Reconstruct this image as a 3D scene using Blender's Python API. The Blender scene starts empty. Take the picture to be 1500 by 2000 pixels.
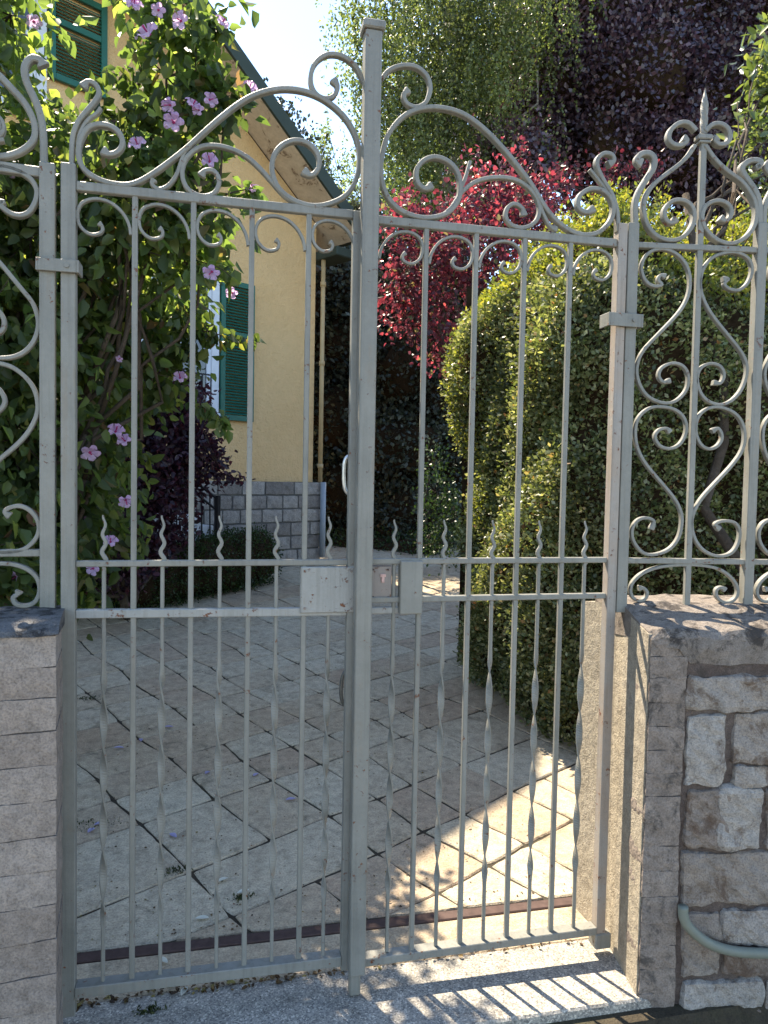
import bpy, math, random
import numpy as np
from mathutils import Vector, Matrix
R_ = math.radians
random.seed(7); rng = np.random.default_rng(7)
scene = bpy.context.scene

# ------------------------------------------------------------------ camera
F = 1450.0; D = 2.0978; EYE = 1.5
RT = np.array([0.97557002, -0.21888091, 0.01882232])
UP = np.array([-0.00887161, 0.04635613, 0.99888558])
FW = np.array([0.21950951, 0.97464981, -0.04328183])
camd = bpy.data.cameras.new("camera"); cam = bpy.data.objects.new("camera", camd)
scene.collection.objects.link(cam); scene.camera = cam
camd.sensor_fit = 'VERTICAL'; camd.sensor_height = 36.0; camd.lens = 36.0 * F / 2000.0
camd.clip_start = 0.05; camd.clip_end = 500.0
M = Matrix(((RT[0], UP[0], -FW[0], 0.0), (RT[1], UP[1], -FW[1], -D), (RT[2], UP[2], -FW[2], EYE), (0, 0, 0, 1)))
cam.matrix_world = M

# ------------------------------------------------------------------ world, sun, exposure
SUN_AZ = math.atan2(-0.403, 0.915); SUN_EL = R_(54)
world = bpy.data.worlds.new("World"); scene.world = world; world.use_nodes = True
wn = world.node_tree; bg = wn.nodes["Background"]
sky = wn.nodes.new("ShaderNodeTexSky"); sky.sky_type = 'NISHITA'; sky.sun_disc = False
sky.sun_elevation = SUN_EL; sky.sun_rotation = SUN_AZ
sky.air_density = 1.0; sky.dust_density = 0.2; sky.ozone_density = 0.6
wn.links.new(sky.outputs[0], bg.inputs[0]); bg.inputs[1].default_value = 0.11
sd = bpy.data.lights.new("sun", 'SUN'); sd.energy = 4.2; sd.angle = R_(0.55); sd.color = (1.0, 0.87, 0.68)
sun = bpy.data.objects.new("sun", sd); scene.collection.objects.link(sun)
LD = Vector((-math.sin(SUN_AZ) * math.cos(SUN_EL), -math.cos(SUN_AZ) * math.cos(SUN_EL), -math.sin(SUN_EL)))
sun.rotation_euler = LD.to_track_quat('-Z', 'Y').to_euler(); sun.location = (-4, 8, 12)
scene.view_settings.view_transform = 'Standard'; scene.view_settings.look = 'None'
scene.view_settings.exposure = 2.0; scene.view_settings.gamma = 1.0
scene.cycles.max_bounces = 8; scene.cycles.transparent_max_bounces = 8

# ------------------------------------------------------------------ helpers
def ray(px, py):
    return (px - 750) * RT - (py - 1000) * UP + F * FW
def at(px, py, Y=0.0, x0=0.0, k=0.0):
    """point of the upright plane y = Y + k (x - x0) seen at a pixel of the 1500 x 2000 photograph"""
    d = ray(px, py)
    t = (D + Y - k * x0) / (d[1] - k * d[0])
    return np.array([t * d[0], -D + t * d[1], EYE + t * d[2]])
def prof(Y):
    Y = np.asarray(Y, float)
    return np.where(Y < 0.45, 0, np.where(Y < 7.2, (Y - 0.45) * 0.088, 0.594))
def on_ground(px, py):
    d = ray(px, py); lo, hi = -1.5, 40.0
    for _ in range(50):
        m = (lo + hi) / 2
        if EYE + d[2] * (m + D) / d[1] > float(prof(m)): lo = m
        else: hi = m
    return at(px, py, lo)

ORG = {}
def link(o): scene.collection.objects.link(o); return o
def org(p): return ORG.get(p.name, np.zeros(3)) if p else np.zeros(3)
def tag(o, label=None, cat=None, group=None, kind=None):
    if label: o["label"] = label
    if cat: o["category"] = cat
    if group: o["group"] = group
    if kind: o["kind"] = kind
    return o
def thing(name, label, cat, loc=(0, 0, 0), group=None):
    o = link(bpy.data.objects.new(name, None)); o.location = loc; o.empty_display_size = 0.1
    ORG[o.name] = np.array(loc, float)
    return tag(o, label, cat, group)
def mesh_obj(name, V, faces, mat, parent=None, smooth=False, origin=None):
    V = np.asarray(V, float).reshape(-1, 3)
    base = org(parent) if parent else (np.array(origin, float) if origin is not None else np.zeros(3))
    me = bpy.data.meshes.new(name)
    if isinstance(faces, np.ndarray):
        n, k = faces.shape
        me.vertices.add(len(V)); me.vertices.foreach_set("co", (V - base).astype(np.float32).ravel())
        me.loops.add(n * k); me.loops.foreach_set("vertex_index", faces.astype(np.int32).ravel())
        me.polygons.add(n); me.polygons.foreach_set("loop_start", np.arange(0, n * k, k, dtype=np.int32))
        try: me.polygons.foreach_set("loop_total", np.full(n, k, dtype=np.int32))
        except Exception: pass
        me.update(calc_edges=True); me.validate()
    else:
        me.from_pydata((V - base).tolist(), [], faces); me.update()
    if smooth: me.polygons.foreach_set("use_smooth", [True] * len(me.polygons))
    if mat: me.materials.append(mat)
    o = link(bpy.data.objects.new(name, me))
    if parent: o.parent = parent
    elif origin is not None: o.location = origin
    ORG[o.name] = base
    return o

class MB:
    def __init__(s): s.v = []; s.f = []
    def add(s, V, F_):
        b = len(s.v); s.v += [list(map(float, q)) for q in V]; s.f += [[i + b for i in f] for f in F_]; return s
    def box(s, c, size, ax=None, bev=0.0):
        """box centred on c; ax = 3x3 rows of axes; bev = chamfer"""
        ax = np.eye(3) if ax is None else np.asarray(ax, float); c = np.asarray(c, float)
        h = np.asarray(size, float) / 2; b = min(bev, h.min() * 0.45)
        if b <= 0:
            V = [c + sx * h[0] * ax[0] + sy * h[1] * ax[1] + sz * h[2] * ax[2] for sz in (-1, 1) for sx, sy in ((-1, -1), (1, -1), (1, 1), (-1, 1))]
            return s.add(V, [[0, 3, 2, 1], [4, 5, 6, 7], [0, 1, 5, 4], [1, 2, 6, 5], [2, 3, 7, 6], [3, 0, 4, 7]])
        V = []; idx = {}
        for sx in (-1, 1):
            for sy in (-1, 1):
                for sz in (-1, 1):
                    for a in range(3):
                        q = [sx * (h[0] - b), sy * (h[1] - b), sz * (h[2] - b)]
                        sg = (sx, sy, sz); q[a] = sg[a] * h[a]
                        idx[(sx, sy, sz, a)] = len(V); V.append(c + q[0] * ax[0] + q[1] * ax[1] + q[2] * ax[2])
        Fc = []
        for a in range(3):
            b1, b2 = (a + 1) % 3, (a + 2) % 3
            for sg in (-1, 1):
                f = []
                for u, w in ((-1, -1), (1, -1), (1, 1), (-1, 1)):
                    t = [0, 0, 0]; t[a] = sg; t[b1] = u; t[b2] = w; f.append(idx[(t[0], t[1], t[2], a)])
                Fc.append(f if sg > 0 else f[::-1])
        for a in range(3):
            b1, b2 = (a + 1) % 3, (a + 2) % 3
            for u in (-1, 1):
                for w in (-1, 1):
                    f = []
                    for sg, fa in ((-1, b1), (1, b1), (1, b2), (-1, b2)):
                        t = [0, 0, 0]; t[a] = sg; t[b1] = u; t[b2] = w; f.append(idx[(t[0], t[1], t[2], fa)])
                    Fc.append(f)
        for sx in (-1, 1):
            for sy in (-1, 1):
                for sz in (-1, 1): Fc.append([idx[(sx, sy, sz, a)] for a in range(3)])
        return s.add(V, Fc)
    def prism(s, pts, off):
        """closed polygon pts (3-D) pushed along off"""
        n = len(pts); pts = [np.asarray(q, float) for q in pts]; off = np.asarray(off, float)
        return s.add(pts + [q + off for q in pts], [list(range(n)), list(range(2 * n - 1, n - 1, -1))] + [[i, i + n, (i + 1) % n + n, (i + 1) % n] for i in range(n)])
    def tube(s, pts, rad, n=8, cap=True):
        pts = np.asarray(pts, float); m = len(pts); rad = np.broadcast_to(np.asarray(rad, float), (m,))
        T = np.gradient(pts, axis=0); T /= np.linalg.norm(T, axis=1)[:, None] + 1e-9
        ref = np.array([0.31, 0.17, 0.93]) if abs(T[0][2]) < 0.9 else np.array([1.0, 0.1, 0])
        V = []
        for i in range(m):
            a = np.cross(T[i], ref); a /= np.linalg.norm(a); b = np.cross(T[i], a)
            V += [pts[i] + rad[i] * (math.cos(t) * a + math.sin(t) * b) for t in np.linspace(0, 2 * math.pi, n, endpoint=False)]
        Fc = [[i * n + j, i * n + (j + 1) % n, (i + 1) * n + (j + 1) % n, (i + 1) * n + j] for i in range(m - 1) for j in range(n)]
        if cap: Fc += [list(range(n))[::-1], [(m - 1) * n + j for j in range(n)]]
        return s.add(V, Fc)
    def bar(s, pts, nrm, a, b, scale=None, twist=None):
        """sweep a chamfered rectangular section: half width a across the path in its plane, half depth b along nrm"""
        pts = np.asarray(pts, float); m = len(pts); nrm = np.asarray(nrm, float); nrm = nrm / np.linalg.norm(nrm)
        T = np.gradient(pts, axis=0); T /= np.linalg.norm(T, axis=1)[:, None] + 1e-12
        sc = np.ones(m) if scale is None else np.asarray(scale); tw = np.zeros(m) if twist is None else np.asarray(twist)
        a = np.broadcast_to(np.asarray(a, float), (m,)); b = np.broadcast_to(np.asarray(b, float), (m,))
        V = []
        for i in range(m):
            S = np.cross(T[i], nrm); S /= np.linalg.norm(S) + 1e-12
            c_, s_ = math.cos(tw[i]), math.sin(tw[i]); S2 = c_ * S + s_ * nrm; N2 = -s_ * S + c_ * nrm
            A, B = a[i] * sc[i], b[i]; ch = min(A, B) * 0.35
            for u, w in ((A, B - ch), (A - ch, B), (-A + ch, B), (-A, B - ch), (-A, -B + ch), (-A + ch, -B), (A - ch, -B), (A, -B + ch)):
                V.append(pts[i] + u * S2 + w * N2)
        n = 8
        Fc = [[i * n + j, i * n + (j + 1) % n, (i + 1) * n + (j + 1) % n, (i + 1) * n + j] for i in range(m - 1) for j in range(n)]
        Fc += [list(range(n))[::-1], [(m - 1) * n + j for j in range(n)]]
        return s.add(V, Fc)
    def build(s, name, mat, parent=None, smooth=False, origin=None):
        return mesh_obj(name, s.v, s.f, mat, parent, smooth, origin)

def spline(pts, per=7):
    P = np.asarray(pts, float); n = len(P)
    if n < 3: return P
    Q = np.vstack([2 * P[0] - P[1], P, 2 * P[-1] - P[-2]]); out = []
    for i in range(n - 1):
        p0, p1, p2, p3 = Q[i:i + 4]
        for t in np.linspace(0, 1, per, endpoint=False):
            out.append(0.5 * ((2 * p1) + (-p0 + p2) * t + (2 * p0 - 5 * p1 + 4 * p2 - p3) * t * t + (-p0 + 3 * p1 - 3 * p2 + p3) * t ** 3))
    out.append(P[-1]); out = np.array(out)
    for _ in range(3): out[1:-1] = (out[:-2] + 2 * out[1:-1] + out[2:]) / 4
    return out

# ------------------------------------------------------------------ materials
def mat(name):
    m = bpy.data.materials.new(name); m.use_nodes = True; nt = m.node_tree
    for n in list(nt.nodes): nt.nodes.remove(n)
    out = nt.nodes.new("ShaderNodeOutputMaterial"); return m, nt, out
def N(nt, t, **kw):
    n = nt.nodes.new(t)
    for k, v in kw.items():
        if k.startswith("i_"):
            key = k[2:]; key = int(key) if key.isdigit() else key.replace("_", " ")
            n.inputs[key].default_value = v
        else: setattr(n, k, v)
    return n
def L(nt, a, b): nt.links.new(a, b)
def ramp(nt, fac, stops, interp='LINEAR'):
    r = nt.nodes.new("ShaderNodeValToRGB"); r.color_ramp.interpolation = interp
    while len(r.color_ramp.elements) < len(stops): r.color_ramp.elements.new(0.5)
    for e, (p, c) in zip(r.color_ramp.elements, stops):
        e.position = p; e.color = (*c, 1) if len(c) == 3 else c
    L(nt, fac, r.inputs[0]); return r.outputs[0]
def noise(nt, scale, detail=6, rough=0.6, co=None, dist=0.0):
    n = N(nt, "ShaderNodeTexNoise"); n.inputs["Scale"].default_value = scale; n.inputs["Detail"].default_value = detail
    n.inputs["Roughness"].default_value = rough; n.inputs["Distortion"].default_value = dist
    if co is not None: L(nt, co, n.inputs["Vector"])
    return n.outputs["Fac"]
def mixc(nt, fac, a, b, mode='MIX'):
    m = N(nt, "ShaderNodeMix", data_type='RGBA', blend_type=mode)
    if isinstance(fac, (int, float)): m.inputs[0].default_value = fac
    else: L(nt, fac, m.inputs[0])
    for i, c in ((6, a), (7, b)):
        if isinstance(c, tuple): m.inputs[i].default_value = (*c, 1) if len(c) == 3 else c
        else: L(nt, c, m.inputs[i])
    return m.outputs[2]
def coords(nt): return N(nt, "ShaderNodeNewGeometry").outputs["Position"]
def bump(nt, h, strength, dist=0.01, prev=None):
    b = N(nt, "ShaderNodeBump"); b.inputs["Strength"].default_value = strength; b.inputs["Distance"].default_value = dist
    L(nt, h, b.inputs["Height"])
    if prev is not None: L(nt, prev, b.inputs["Normal"])
    return b.outputs[0]
def pbr(nt, out, col, rough=0.8, metal=0.0, nrm=None, spec=0.3):
    p = N(nt, "ShaderNodeBsdfPrincipled"); p.inputs["Metallic"].default_value = metal
    p.inputs["Specular IOR Level"].default_value = spec
    if isinstance(col, tuple): p.inputs["Base Color"].default_value = (*col, 1)
    else: L(nt, col, p.inputs["Base Color"])
    if isinstance(rough, (int, float)): p.inputs["Roughness"].default_value = rough
    else: L(nt, rough, p.inputs["Roughness"])
    if nrm is not None: L(nt, nrm, p.inputs["Normal"])
    L(nt, p.outputs[0], out.inputs[0]); return p

def m_stone(name, c1, c2, c3, stain=(0.05, 0.045, 0.04), s=1.0, island=0.5, pits=0.6, bmp=0.6, stain_amt=0.5, speck=None, lo=0.56):
    """weathered stone or concrete: tone per piece, mottling, grain, pits and dark lichen stains"""
    m, nt, out = mat(name); co = coords(nt)
    isl = N(nt, "ShaderNodeNewGeometry").outputs["Random Per Island"]
    n1 = noise(nt, 3 * s, 8, 0.65, co); n2 = noise(nt, 22 * s, 6, 0.7, co); n3 = noise(nt, 160 * s, 3, 0.6, co)
    mx = N(nt, "ShaderNodeMath", operation='MULTIPLY_ADD'); L(nt, isl, mx.inputs[0]); mx.inputs[1].default_value = island
    ad = N(nt, "ShaderNodeMath", operation='MULTIPLY'); L(nt, n1, ad.inputs[0]); ad.inputs[1].default_value = 1 - island * 0.7
    L(nt, ad.outputs[0], mx.inputs[2])
    col = ramp(nt, mx.outputs[0], [(0.15, c1), (0.5, c2), (0.85, c3)])
    col = mixc(nt, 0.75, col, ramp(nt, n2, [(0.3, (0.55, 0.55, 0.55)), (0.55, (1, 1, 1)), (0.75, (1.25, 1.25, 1.22))]), 'MULTIPLY')
    col = mixc(nt, 0.55, col, ramp(nt, n3, [(0.32, (0.45, 0.45, 0.45)), (0.5, (1, 1, 1)), (0.7, (1.4, 1.38, 1.3))]), 'MULTIPLY')
    if speck:
        v = N(nt, "ShaderNodeTexVoronoi"); v.inputs["Scale"].default_value = speck; L(nt, co, v.inputs["Vector"])
        sp = N(nt, "ShaderNodeSeparateColor"); L(nt, v.outputs["Color"], sp.inputs[0])
        col = mixc(nt, 0.8, col, ramp(nt, sp.outputs[0], [(0.0, (0.35, 0.35, 0.38)), (0.45, (0.95, 0.95, 0.97)), (0.8, (1.1, 1.08, 1.05)), (1.0, (2.0, 1.95, 1.9))]), 'MULTIPLY')
    n4 = noise(nt, 7 * s, 9, 0.75, co, 0.4)
    f = ramp(nt, n4, [(lo, (0, 0, 0)), (lo + 0.09, (1, 1, 1))]); fm = N(nt, "ShaderNodeMath", operation='MULTIPLY'); L(nt, f, fm.inputs[0]); fm.inputs[1].default_value = stain_amt
    col = mixc(nt, fm.outputs[0], col, stain)
    vo = N(nt, "ShaderNodeTexVoronoi"); vo.inputs["Scale"].default_value = 90 * s; L(nt, co, vo.inputs["Vector"])
    pit = ramp(nt, vo.outputs["Distance"], [(0.1, (0, 0, 0)), (0.35, (1, 1, 1))])
    nb = bump(nt, n2, bmp, 0.012); nb = bump(nt, n3, bmp * 0.7, 0.004, nb); nb = bump(nt, pit, pits * 0.5, 0.003, nb)
    pbr(nt, out, col, 0.9, nrm=nb, spec=0.2); return m

def m_paint(name, c1, c2, rust=0.5, rough=0.5, rustcol=(0.16, 0.055, 0.02), fine=1.0):
    m, nt, out = mat(name); co = coords(nt)
    n1 = noise(nt, 6, 6, 0.6, co); n2 = noise(nt, 60 * fine, 5, 0.7, co); n3 = noise(nt, 14, 8, 0.8, co, 0.5); n4 = noise(nt, 300, 2, 0.5, co)
    col = ramp(nt, n1, [(0.3, c1), (0.7, c2)])
    col = mixc(nt, 0.3, col, ramp(nt, n2, [(0.3, (0.75, 0.75, 0.72)), (0.6, (1.05, 1.05, 1.05))]), 'MULTIPLY')
    mm = N(nt, "ShaderNodeMath", operation='MULTIPLY'); L(nt, n2, mm.inputs[0]); L(nt, n3, mm.inputs[1])
    f = ramp(nt, mm.outputs[0], [(0.40 - 0.08 * rust, (0, 0, 0)), (0.43 - 0.08 * rust, (1, 1, 1))])
    col = mixc(nt, f, col, rustcol)
    mp = N(nt, "ShaderNodeMapping"); mp.inputs["Scale"].default_value = (70, 70, 2.2); L(nt, co, mp.inputs["Vector"])
    st = noise(nt, 1.0, 5, 0.65, mp.outputs[0])
    col = mixc(nt, 0.35, col, ramp(nt, st, [(0.36, (0.62, 0.60, 0.55)), (0.5, (1, 1, 1)), (0.72, (1.10, 1.10, 1.08))]), 'MULTIPLY')
    n5 = noise(nt, 9, 7, 0.75, co); m5 = N(nt, "ShaderNodeMath", operation='MULTIPLY'); L(nt, n5, m5.inputs[0]); L(nt, st, m5.inputs[1])
    g5 = ramp(nt, m5.outputs[0], [(0.30, (0, 0, 0)), (0.40, (0.35, 0.35, 0.35))]); col = mixc(nt, g5, col, (0.20, 0.15, 0.10))
    nb = bump(nt, n4, 0.3, 0.002); nb = bump(nt, st, 0.12, 0.002, nb); nb = bump(nt, n2, 0.35, 0.002, nb); nb = bump(nt, f, 0.6, 0.002, nb)
    pbr(nt, out, col, rough, nrm=nb, spec=0.5); return m

def m_leaf(name, stops, trans, tfac=0.38, gloss=0.35, sc=None, rough=0.42):
    """leaf: tone per leaf, slightly glossy face, light shining through it"""
    m, nt, out = mat(name); g = N(nt, "ShaderNodeNewGeometry")
    col = ramp(nt, g.outputs["Random Per Island"], stops)
    if sc:
        n = noise(nt, sc, 3, 0.5, g.outputs["Position"])
        col = mixc(nt, 0.8, col, ramp(nt, n, [(0.35, (0.55, 0.55, 0.55)), (0.65, (1.35, 1.35, 1.35))]), 'MULTIPLY')
    p = N(nt, "ShaderNodeBsdfPrincipled"); L(nt, col, p.inputs["Base Color"]); p.inputs["Roughness"].default_value = rough
    p.inputs["Specular IOR Level"].default_value = gloss
    t = N(nt, "ShaderNodeBsdfTranslucent"); L(nt, mixc(nt, 1.0, col, trans, 'MULTIPLY'), t.inputs[0])
    mx = N(nt, "ShaderNodeMixShader"); mx.inputs[0].default_value = tfac
    L(nt, p.outputs[0], mx.inputs[1]); L(nt, t.outputs[0], mx.inputs[2]); L(nt, mx.outputs[0], out.inputs[0]); return m
def m_simple(name, c, rough=0.6, metal=0.0, var=0.2, sc=20, bmp=0.2, spec=0.3):
    m, nt, out = mat(name); co = coords(nt); n = noise(nt, sc, 6, 0.65, co)
    col = mixc(nt, 1.0, c, ramp(nt, n, [(0.25, (1 - var,) * 3), (0.75, (1 + var,) * 3)]), 'MULTIPLY')
    pbr(nt, out, col, rough, metal, bump(nt, n, bmp, 0.005), spec); return m

PAINT = m_paint("grey_green_paint", (0.175, 0.175, 0.155), (0.24, 0.236, 0.208), 0.7)
PAINT_RUSTY = m_paint("rusty_grey_paint", (0.27, 0.27, 0.25), (0.33, 0.325, 0.30), 0.9)
PAINT_WORN = m_paint("worn_stile_paint", (0.32, 0.25, 0.19), (0.30, 0.29, 0.27), 0.85)
LOCKM = m_paint("lock_case_metal", (0.20, 0.17, 0.15), (0.26, 0.225, 0.20), 1.1)
RUSTM = m_simple("rusty_channel", (0.075, 0.048, 0.042), 0.75, 0.2, 0.35, 30)
CHROME = m_simple("worn_handle_metal", (0.55, 0.55, 0.54), 0.3, 0.8, 0.3, 60)
DARKM = m_simple("black_iron", (0.018, 0.018, 0.02), 0.5, 0.3, 0.2)
KEYM = m_simple("pinkish_keyhole_plate", (0.55, 0.36, 0.32), 0.5, 0.2, 0.3, 80)
BLOCK = m_stone("concrete_block", (0.21, 0.172, 0.145), (0.265, 0.222, 0.19), (0.32, 0.275, 0.24), island=0.35, stain_amt=0.35, s=1.2, bmp=0.5)
BLOCKR = m_stone("stained_block", (0.17, 0.138, 0.115), (0.23, 0.19, 0.16), (0.29, 0.245, 0.21), island=0.2, stain_amt=0.8, lo=0.515, s=1.2, bmp=0.6)
STONE = m_stone("rubble_stone", (0.17, 0.125, 0.10), (0.26, 0.22, 0.185), (0.35, 0.32, 0.285), island=0.6, stain_amt=0.7, stain=(0.085, 0.05, 0.03), s=1.3, lo=0.525, bmp=0.9, pits=1.0)
MORTAR = m_stone("wall_mortar", (0.07, 0.05, 0.042), (0.13, 0.10, 0.085), (0.20, 0.165, 0.145), island=0.0, stain_amt=0.6, s=2.0, bmp=1.0)
COPING = m_stone("dark_coping", (0.15, 0.125, 0.105), (0.22, 0.188, 0.16), (0.31, 0.27, 0.235), island=0.2, stain=(0.035, 0.03, 0.027), lo=0.51, stain_amt=0.85, s=1.8, bmp=0.9)
SLAB = m_stone("paving_slab", (0.39, 0.285, 0.20), (0.44, 0.36, 0.255), (0.50, 0.44, 0.33), island=0.5, stain=(0.15, 0.13, 0.09), stain_amt=0.6, s=1.0, bmp=0.8, pits=1.0)
JOINT = m_stone("joint_soil", (0.045, 0.036, 0.028), (0.07, 0.058, 0.043), (0.10, 0.095, 0.06), island=0, s=3, bmp=1.0)
GRANITE = m_stone("granite_sill", (0.27, 0.25, 0.22), (0.33, 0.31, 0.27), (0.39, 0.36, 0.31), island=0, s=1.0, stain_amt=0.25, bmp=0.3, pits=0.2, speck=230)
ASPHALT = m_stone("worn_road", (0.19, 0.172, 0.15), (0.24, 0.22, 0.19), (0.29, 0.265, 0.23), island=0, s=1.5, stain_amt=0.3, bmp=0.8, speck=160)
SOIL = m_stone("garden_soil", (0.035, 0.028, 0.02), (0.055, 0.045, 0.03), (0.07, 0.075, 0.035), island=0, s=1.0, bmp=1.0)
BASEST = m_stone("house_base_stone", (0.18, 0.165, 0.15), (0.26, 0.24, 0.22), (0.34, 0.32, 0.295), island=0.7, stain_amt=0.35, s=0.8, bmp=0.8)
BASEMO = m_stone("house_base_mortar", (0.10, 0.098, 0.095), (0.13, 0.127, 0.12), (0.16, 0.155, 0.15), island=0, s=1.0)
PETAL = m_leaf("lilac_petal", [(0.0, (0.50, 0.32, 0.54)), (0.5, (0.62, 0.44, 0.64)), (1.0, (0.66, 0.52, 0.72))], (1.15, 1.1, 1.15, 1), 0.5, 0.1)
PETALC = m_simple("magenta_flower_heart", (0.36, 0.03, 0.14), 0.7)
HIBL = m_leaf("hibiscus_leaf", [(0.0, (0.035, 0.055, 0.025)), (0.45, (0.06, 0.09, 0.036)), (0.8, (0.09, 0.125, 0.05)), (0.96, (0.15, 0.17, 0.06)), (1.0, (0.12, 0.07, 0.06))], (3.8, 3.8, 1.5, 1), 0.46, 0.3, 2.5)
PURL = m_leaf("purple_leaf", [(0.0, (0.018, 0.010, 0.020)), (0.6, (0.035, 0.014, 0.026)), (1.0, (0.075, 0.022, 0.030))], (2.2, 1.4, 1.4, 1), 0.3, 0.4)
BOXL = m_leaf("box_leaf", [(0.0, (0.02, 0.035, 0.015)), (0.7, (0.035, 0.06, 0.02)), (1.0, (0.06, 0.10, 0.03))], (1.6, 1.8, 0.8, 1), 0.25, 0.3)
HEDL = m_leaf("hedge_leaf", [(0.0, (0.05, 0.068, 0.028)), (0.45, (0.11, 0.135, 0.055)), (0.8, (0.21, 0.225, 0.11)), (0.95, (0.36, 0.36, 0.21)), (1.0, (0.22, 0.10, 0.04))], (1.9, 1.9, 0.9, 1), 0.33, 0.45, 3.0)
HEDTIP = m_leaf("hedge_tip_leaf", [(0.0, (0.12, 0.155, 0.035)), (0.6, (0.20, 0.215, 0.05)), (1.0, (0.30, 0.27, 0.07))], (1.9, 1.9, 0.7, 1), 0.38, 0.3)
MAPL = m_leaf("red_maple_leaf", [(0.0, (0.05, 0.025, 0.033)), (0.4, (0.10, 0.03, 0.042)), (0.75, (0.17, 0.032, 0.045)), (0.93, (0.30, 0.07, 0.08)), (0.96, (0.12, 0.14, 0.05)), (1.0, (0.13, 0.15, 0.05))], (2.2, 1.5, 1.6, 1), 0.4, 0.5, 1.5)
BEEL = m_leaf("copper_beech_leaf", [(0.0, (0.030, 0.020, 0.036)), (0.6, (0.07, 0.04, 0.06)), (1.0, (0.16, 0.10, 0.12))], (2.0, 1.2, 1.2, 1), 0.2, 0.9, 0.6)
BIRL = m_leaf("birch_leaf", [(0.0, (0.055, 0.075, 0.03)), (0.6, (0.115, 0.145, 0.055)), (1.0, (0.20, 0.22, 0.10))], (2.2, 2.3, 1.2, 1), 0.38, 0.4, 0.7)
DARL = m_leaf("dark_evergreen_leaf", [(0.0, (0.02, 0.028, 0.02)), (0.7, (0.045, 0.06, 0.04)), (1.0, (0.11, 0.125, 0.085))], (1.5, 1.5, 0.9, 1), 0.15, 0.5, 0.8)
LAUL = m_leaf("laurel_leaf", [(0.0, (0.05, 0.08, 0.03)), (0.6, (0.10, 0.135, 0.05)), (1.0, (0.19, 0.22, 0.08))], (2.4, 2.3, 1.0, 1), 0.35, 0.7, rough=0.3)
FARL = m_leaf("far_tree_leaf", [(0.0, (0.05, 0.07, 0.03)), (1.0, (0.12, 0.145, 0.065))], (1.6, 1.8, 0.9, 1), 0.3, 0.3, 0.5)
BARK = m_stone("bark", (0.05, 0.038, 0.028), (0.09, 0.07, 0.052), (0.13, 0.11, 0.09), island=0, s=2.0, bmp=1.0)
BBARK = m_stone("birch_bark", (0.20, 0.19, 0.17), (0.34, 0.33, 0.31), (0.45, 0.44, 0.42), island=0, s=1.5, stain_amt=0.9)
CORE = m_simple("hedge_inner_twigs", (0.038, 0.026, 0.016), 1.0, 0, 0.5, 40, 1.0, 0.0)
GREENSH = m_simple("green_shutter_paint", (0.018, 0.115, 0.085), 0.45, 0, 0.15, 12)
VERGE = m_simple("verge_board_green", (0.038, 0.055, 0.045), 0.7, 0, 0.15, 5)
WHITEP = m_simple("white_paint", (0.62, 0.66, 0.72), 0.5, 0, 0.08, 15)
GLASS = m_simple("window_glass", (0.05, 0.06, 0.08), 0.05, 0, 0.1, 3, 0.0, 0.8)
TILE = m_simple("roof_tile", (0.20, 0.10, 0.07), 0.85, 0, 0.3, 8, 0.6)
PIPEM = m_simple("tan_downpipe", (0.46, 0.34, 0.18), 0.5, 0, 0.15, 10)
PIPEG = m_simple("grey_green_pipe", (0.17, 0.185, 0.15), 0.5, 0, 0.12, 15)
PIPEB = m_simple("pale_blue_pipe_foot", (0.30, 0.34, 0.38), 0.5, 0, 0.15, 10)

def m_wall():
    m, nt, out = mat("yellow_render"); co = coords(nt)
    n1 = noise(nt, 0.9, 6, 0.6, co); n2 = noise(nt, 14, 5, 0.65, co); n3 = noise(nt, 45, 4, 0.6, co)
    col = ramp(nt, n1, [(0.3, (0.64, 0.435, 0.215)), (0.7, (0.70, 0.495, 0.26))])
    col = mixc(nt, 0.4, col, ramp(nt, n2, [(0.3, (0.85, 0.84, 0.82)), (0.7, (1.08, 1.08, 1.08))]), 'MULTIPLY')
    pbr(nt, out, col, 0.95, nrm=bump(nt, n3, 0.9, 0.012, bump(nt, n2, 0.9, 0.02)), spec=0.1); return m
YELLOW = m_wall()
def m_soffit():
    m, nt, out = mat("peeling_soffit"); co = coords(nt)
    n1 = noise(nt, 5, 7, 0.7, co, 0.6); n2 = noise(nt, 30, 5, 0.6, co)
    col = ramp(nt, n1, [(0.40, (0.66, 0.56, 0.44)), (0.57, (0.56, 0.46, 0.35)), (0.61, (0.18, 0.12, 0.085)), (0.66, (0.48, 0.38, 0.29))])
    col = mixc(nt, 0.5, col, ramp(nt, n2, [(0.3, (0.8, 0.8, 0.8)), (0.7, (1.1, 1.1, 1.1))]), 'MULTIPLY')
    pbr(nt, out, col, 0.9, nrm=bump(nt, n1, 0.8, 0.01), spec=0.1); return m
SOFFIT = m_soffit()

# ------------------------------------------------------------------ ground
gx = np.concatenate([np.linspace(-160, -8, 14), np.linspace(-6, 8, 29), np.linspace(10, 160, 14)])
gy = np.concatenate([np.linspace(-40, -1, 10), [-0.33, -0.26, 0.1, 0.45], np.linspace(0.9, 7.2, 15), np.linspace(8, 20, 7), np.linspace(25, 260, 12)])
V = []
for y in gy:
    for x in gx:
        z = (-0.14 if y < -0.3 else -0.03) if y < 0.46 else float(prof(y)) - 0.03
        V.append((x, y, z))
nx = len(gx); Fg = [[j * nx + i, j * nx + i + 1, (j + 1) * nx + i + 1, (j + 1) * nx + i] for j in range(len(gy) - 1) for i in range(nx - 1)]
tag(mesh_obj("ground", V, Fg, SOIL), "dark garden soil around the paved drive", None, None, "structure")
mb = MB(); mb.box((0.5, -3.33, -0.17), (30, 6.2, 0.1)); tag(mb.build("road", ASPHALT), None, None, None, "structure")

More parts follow.
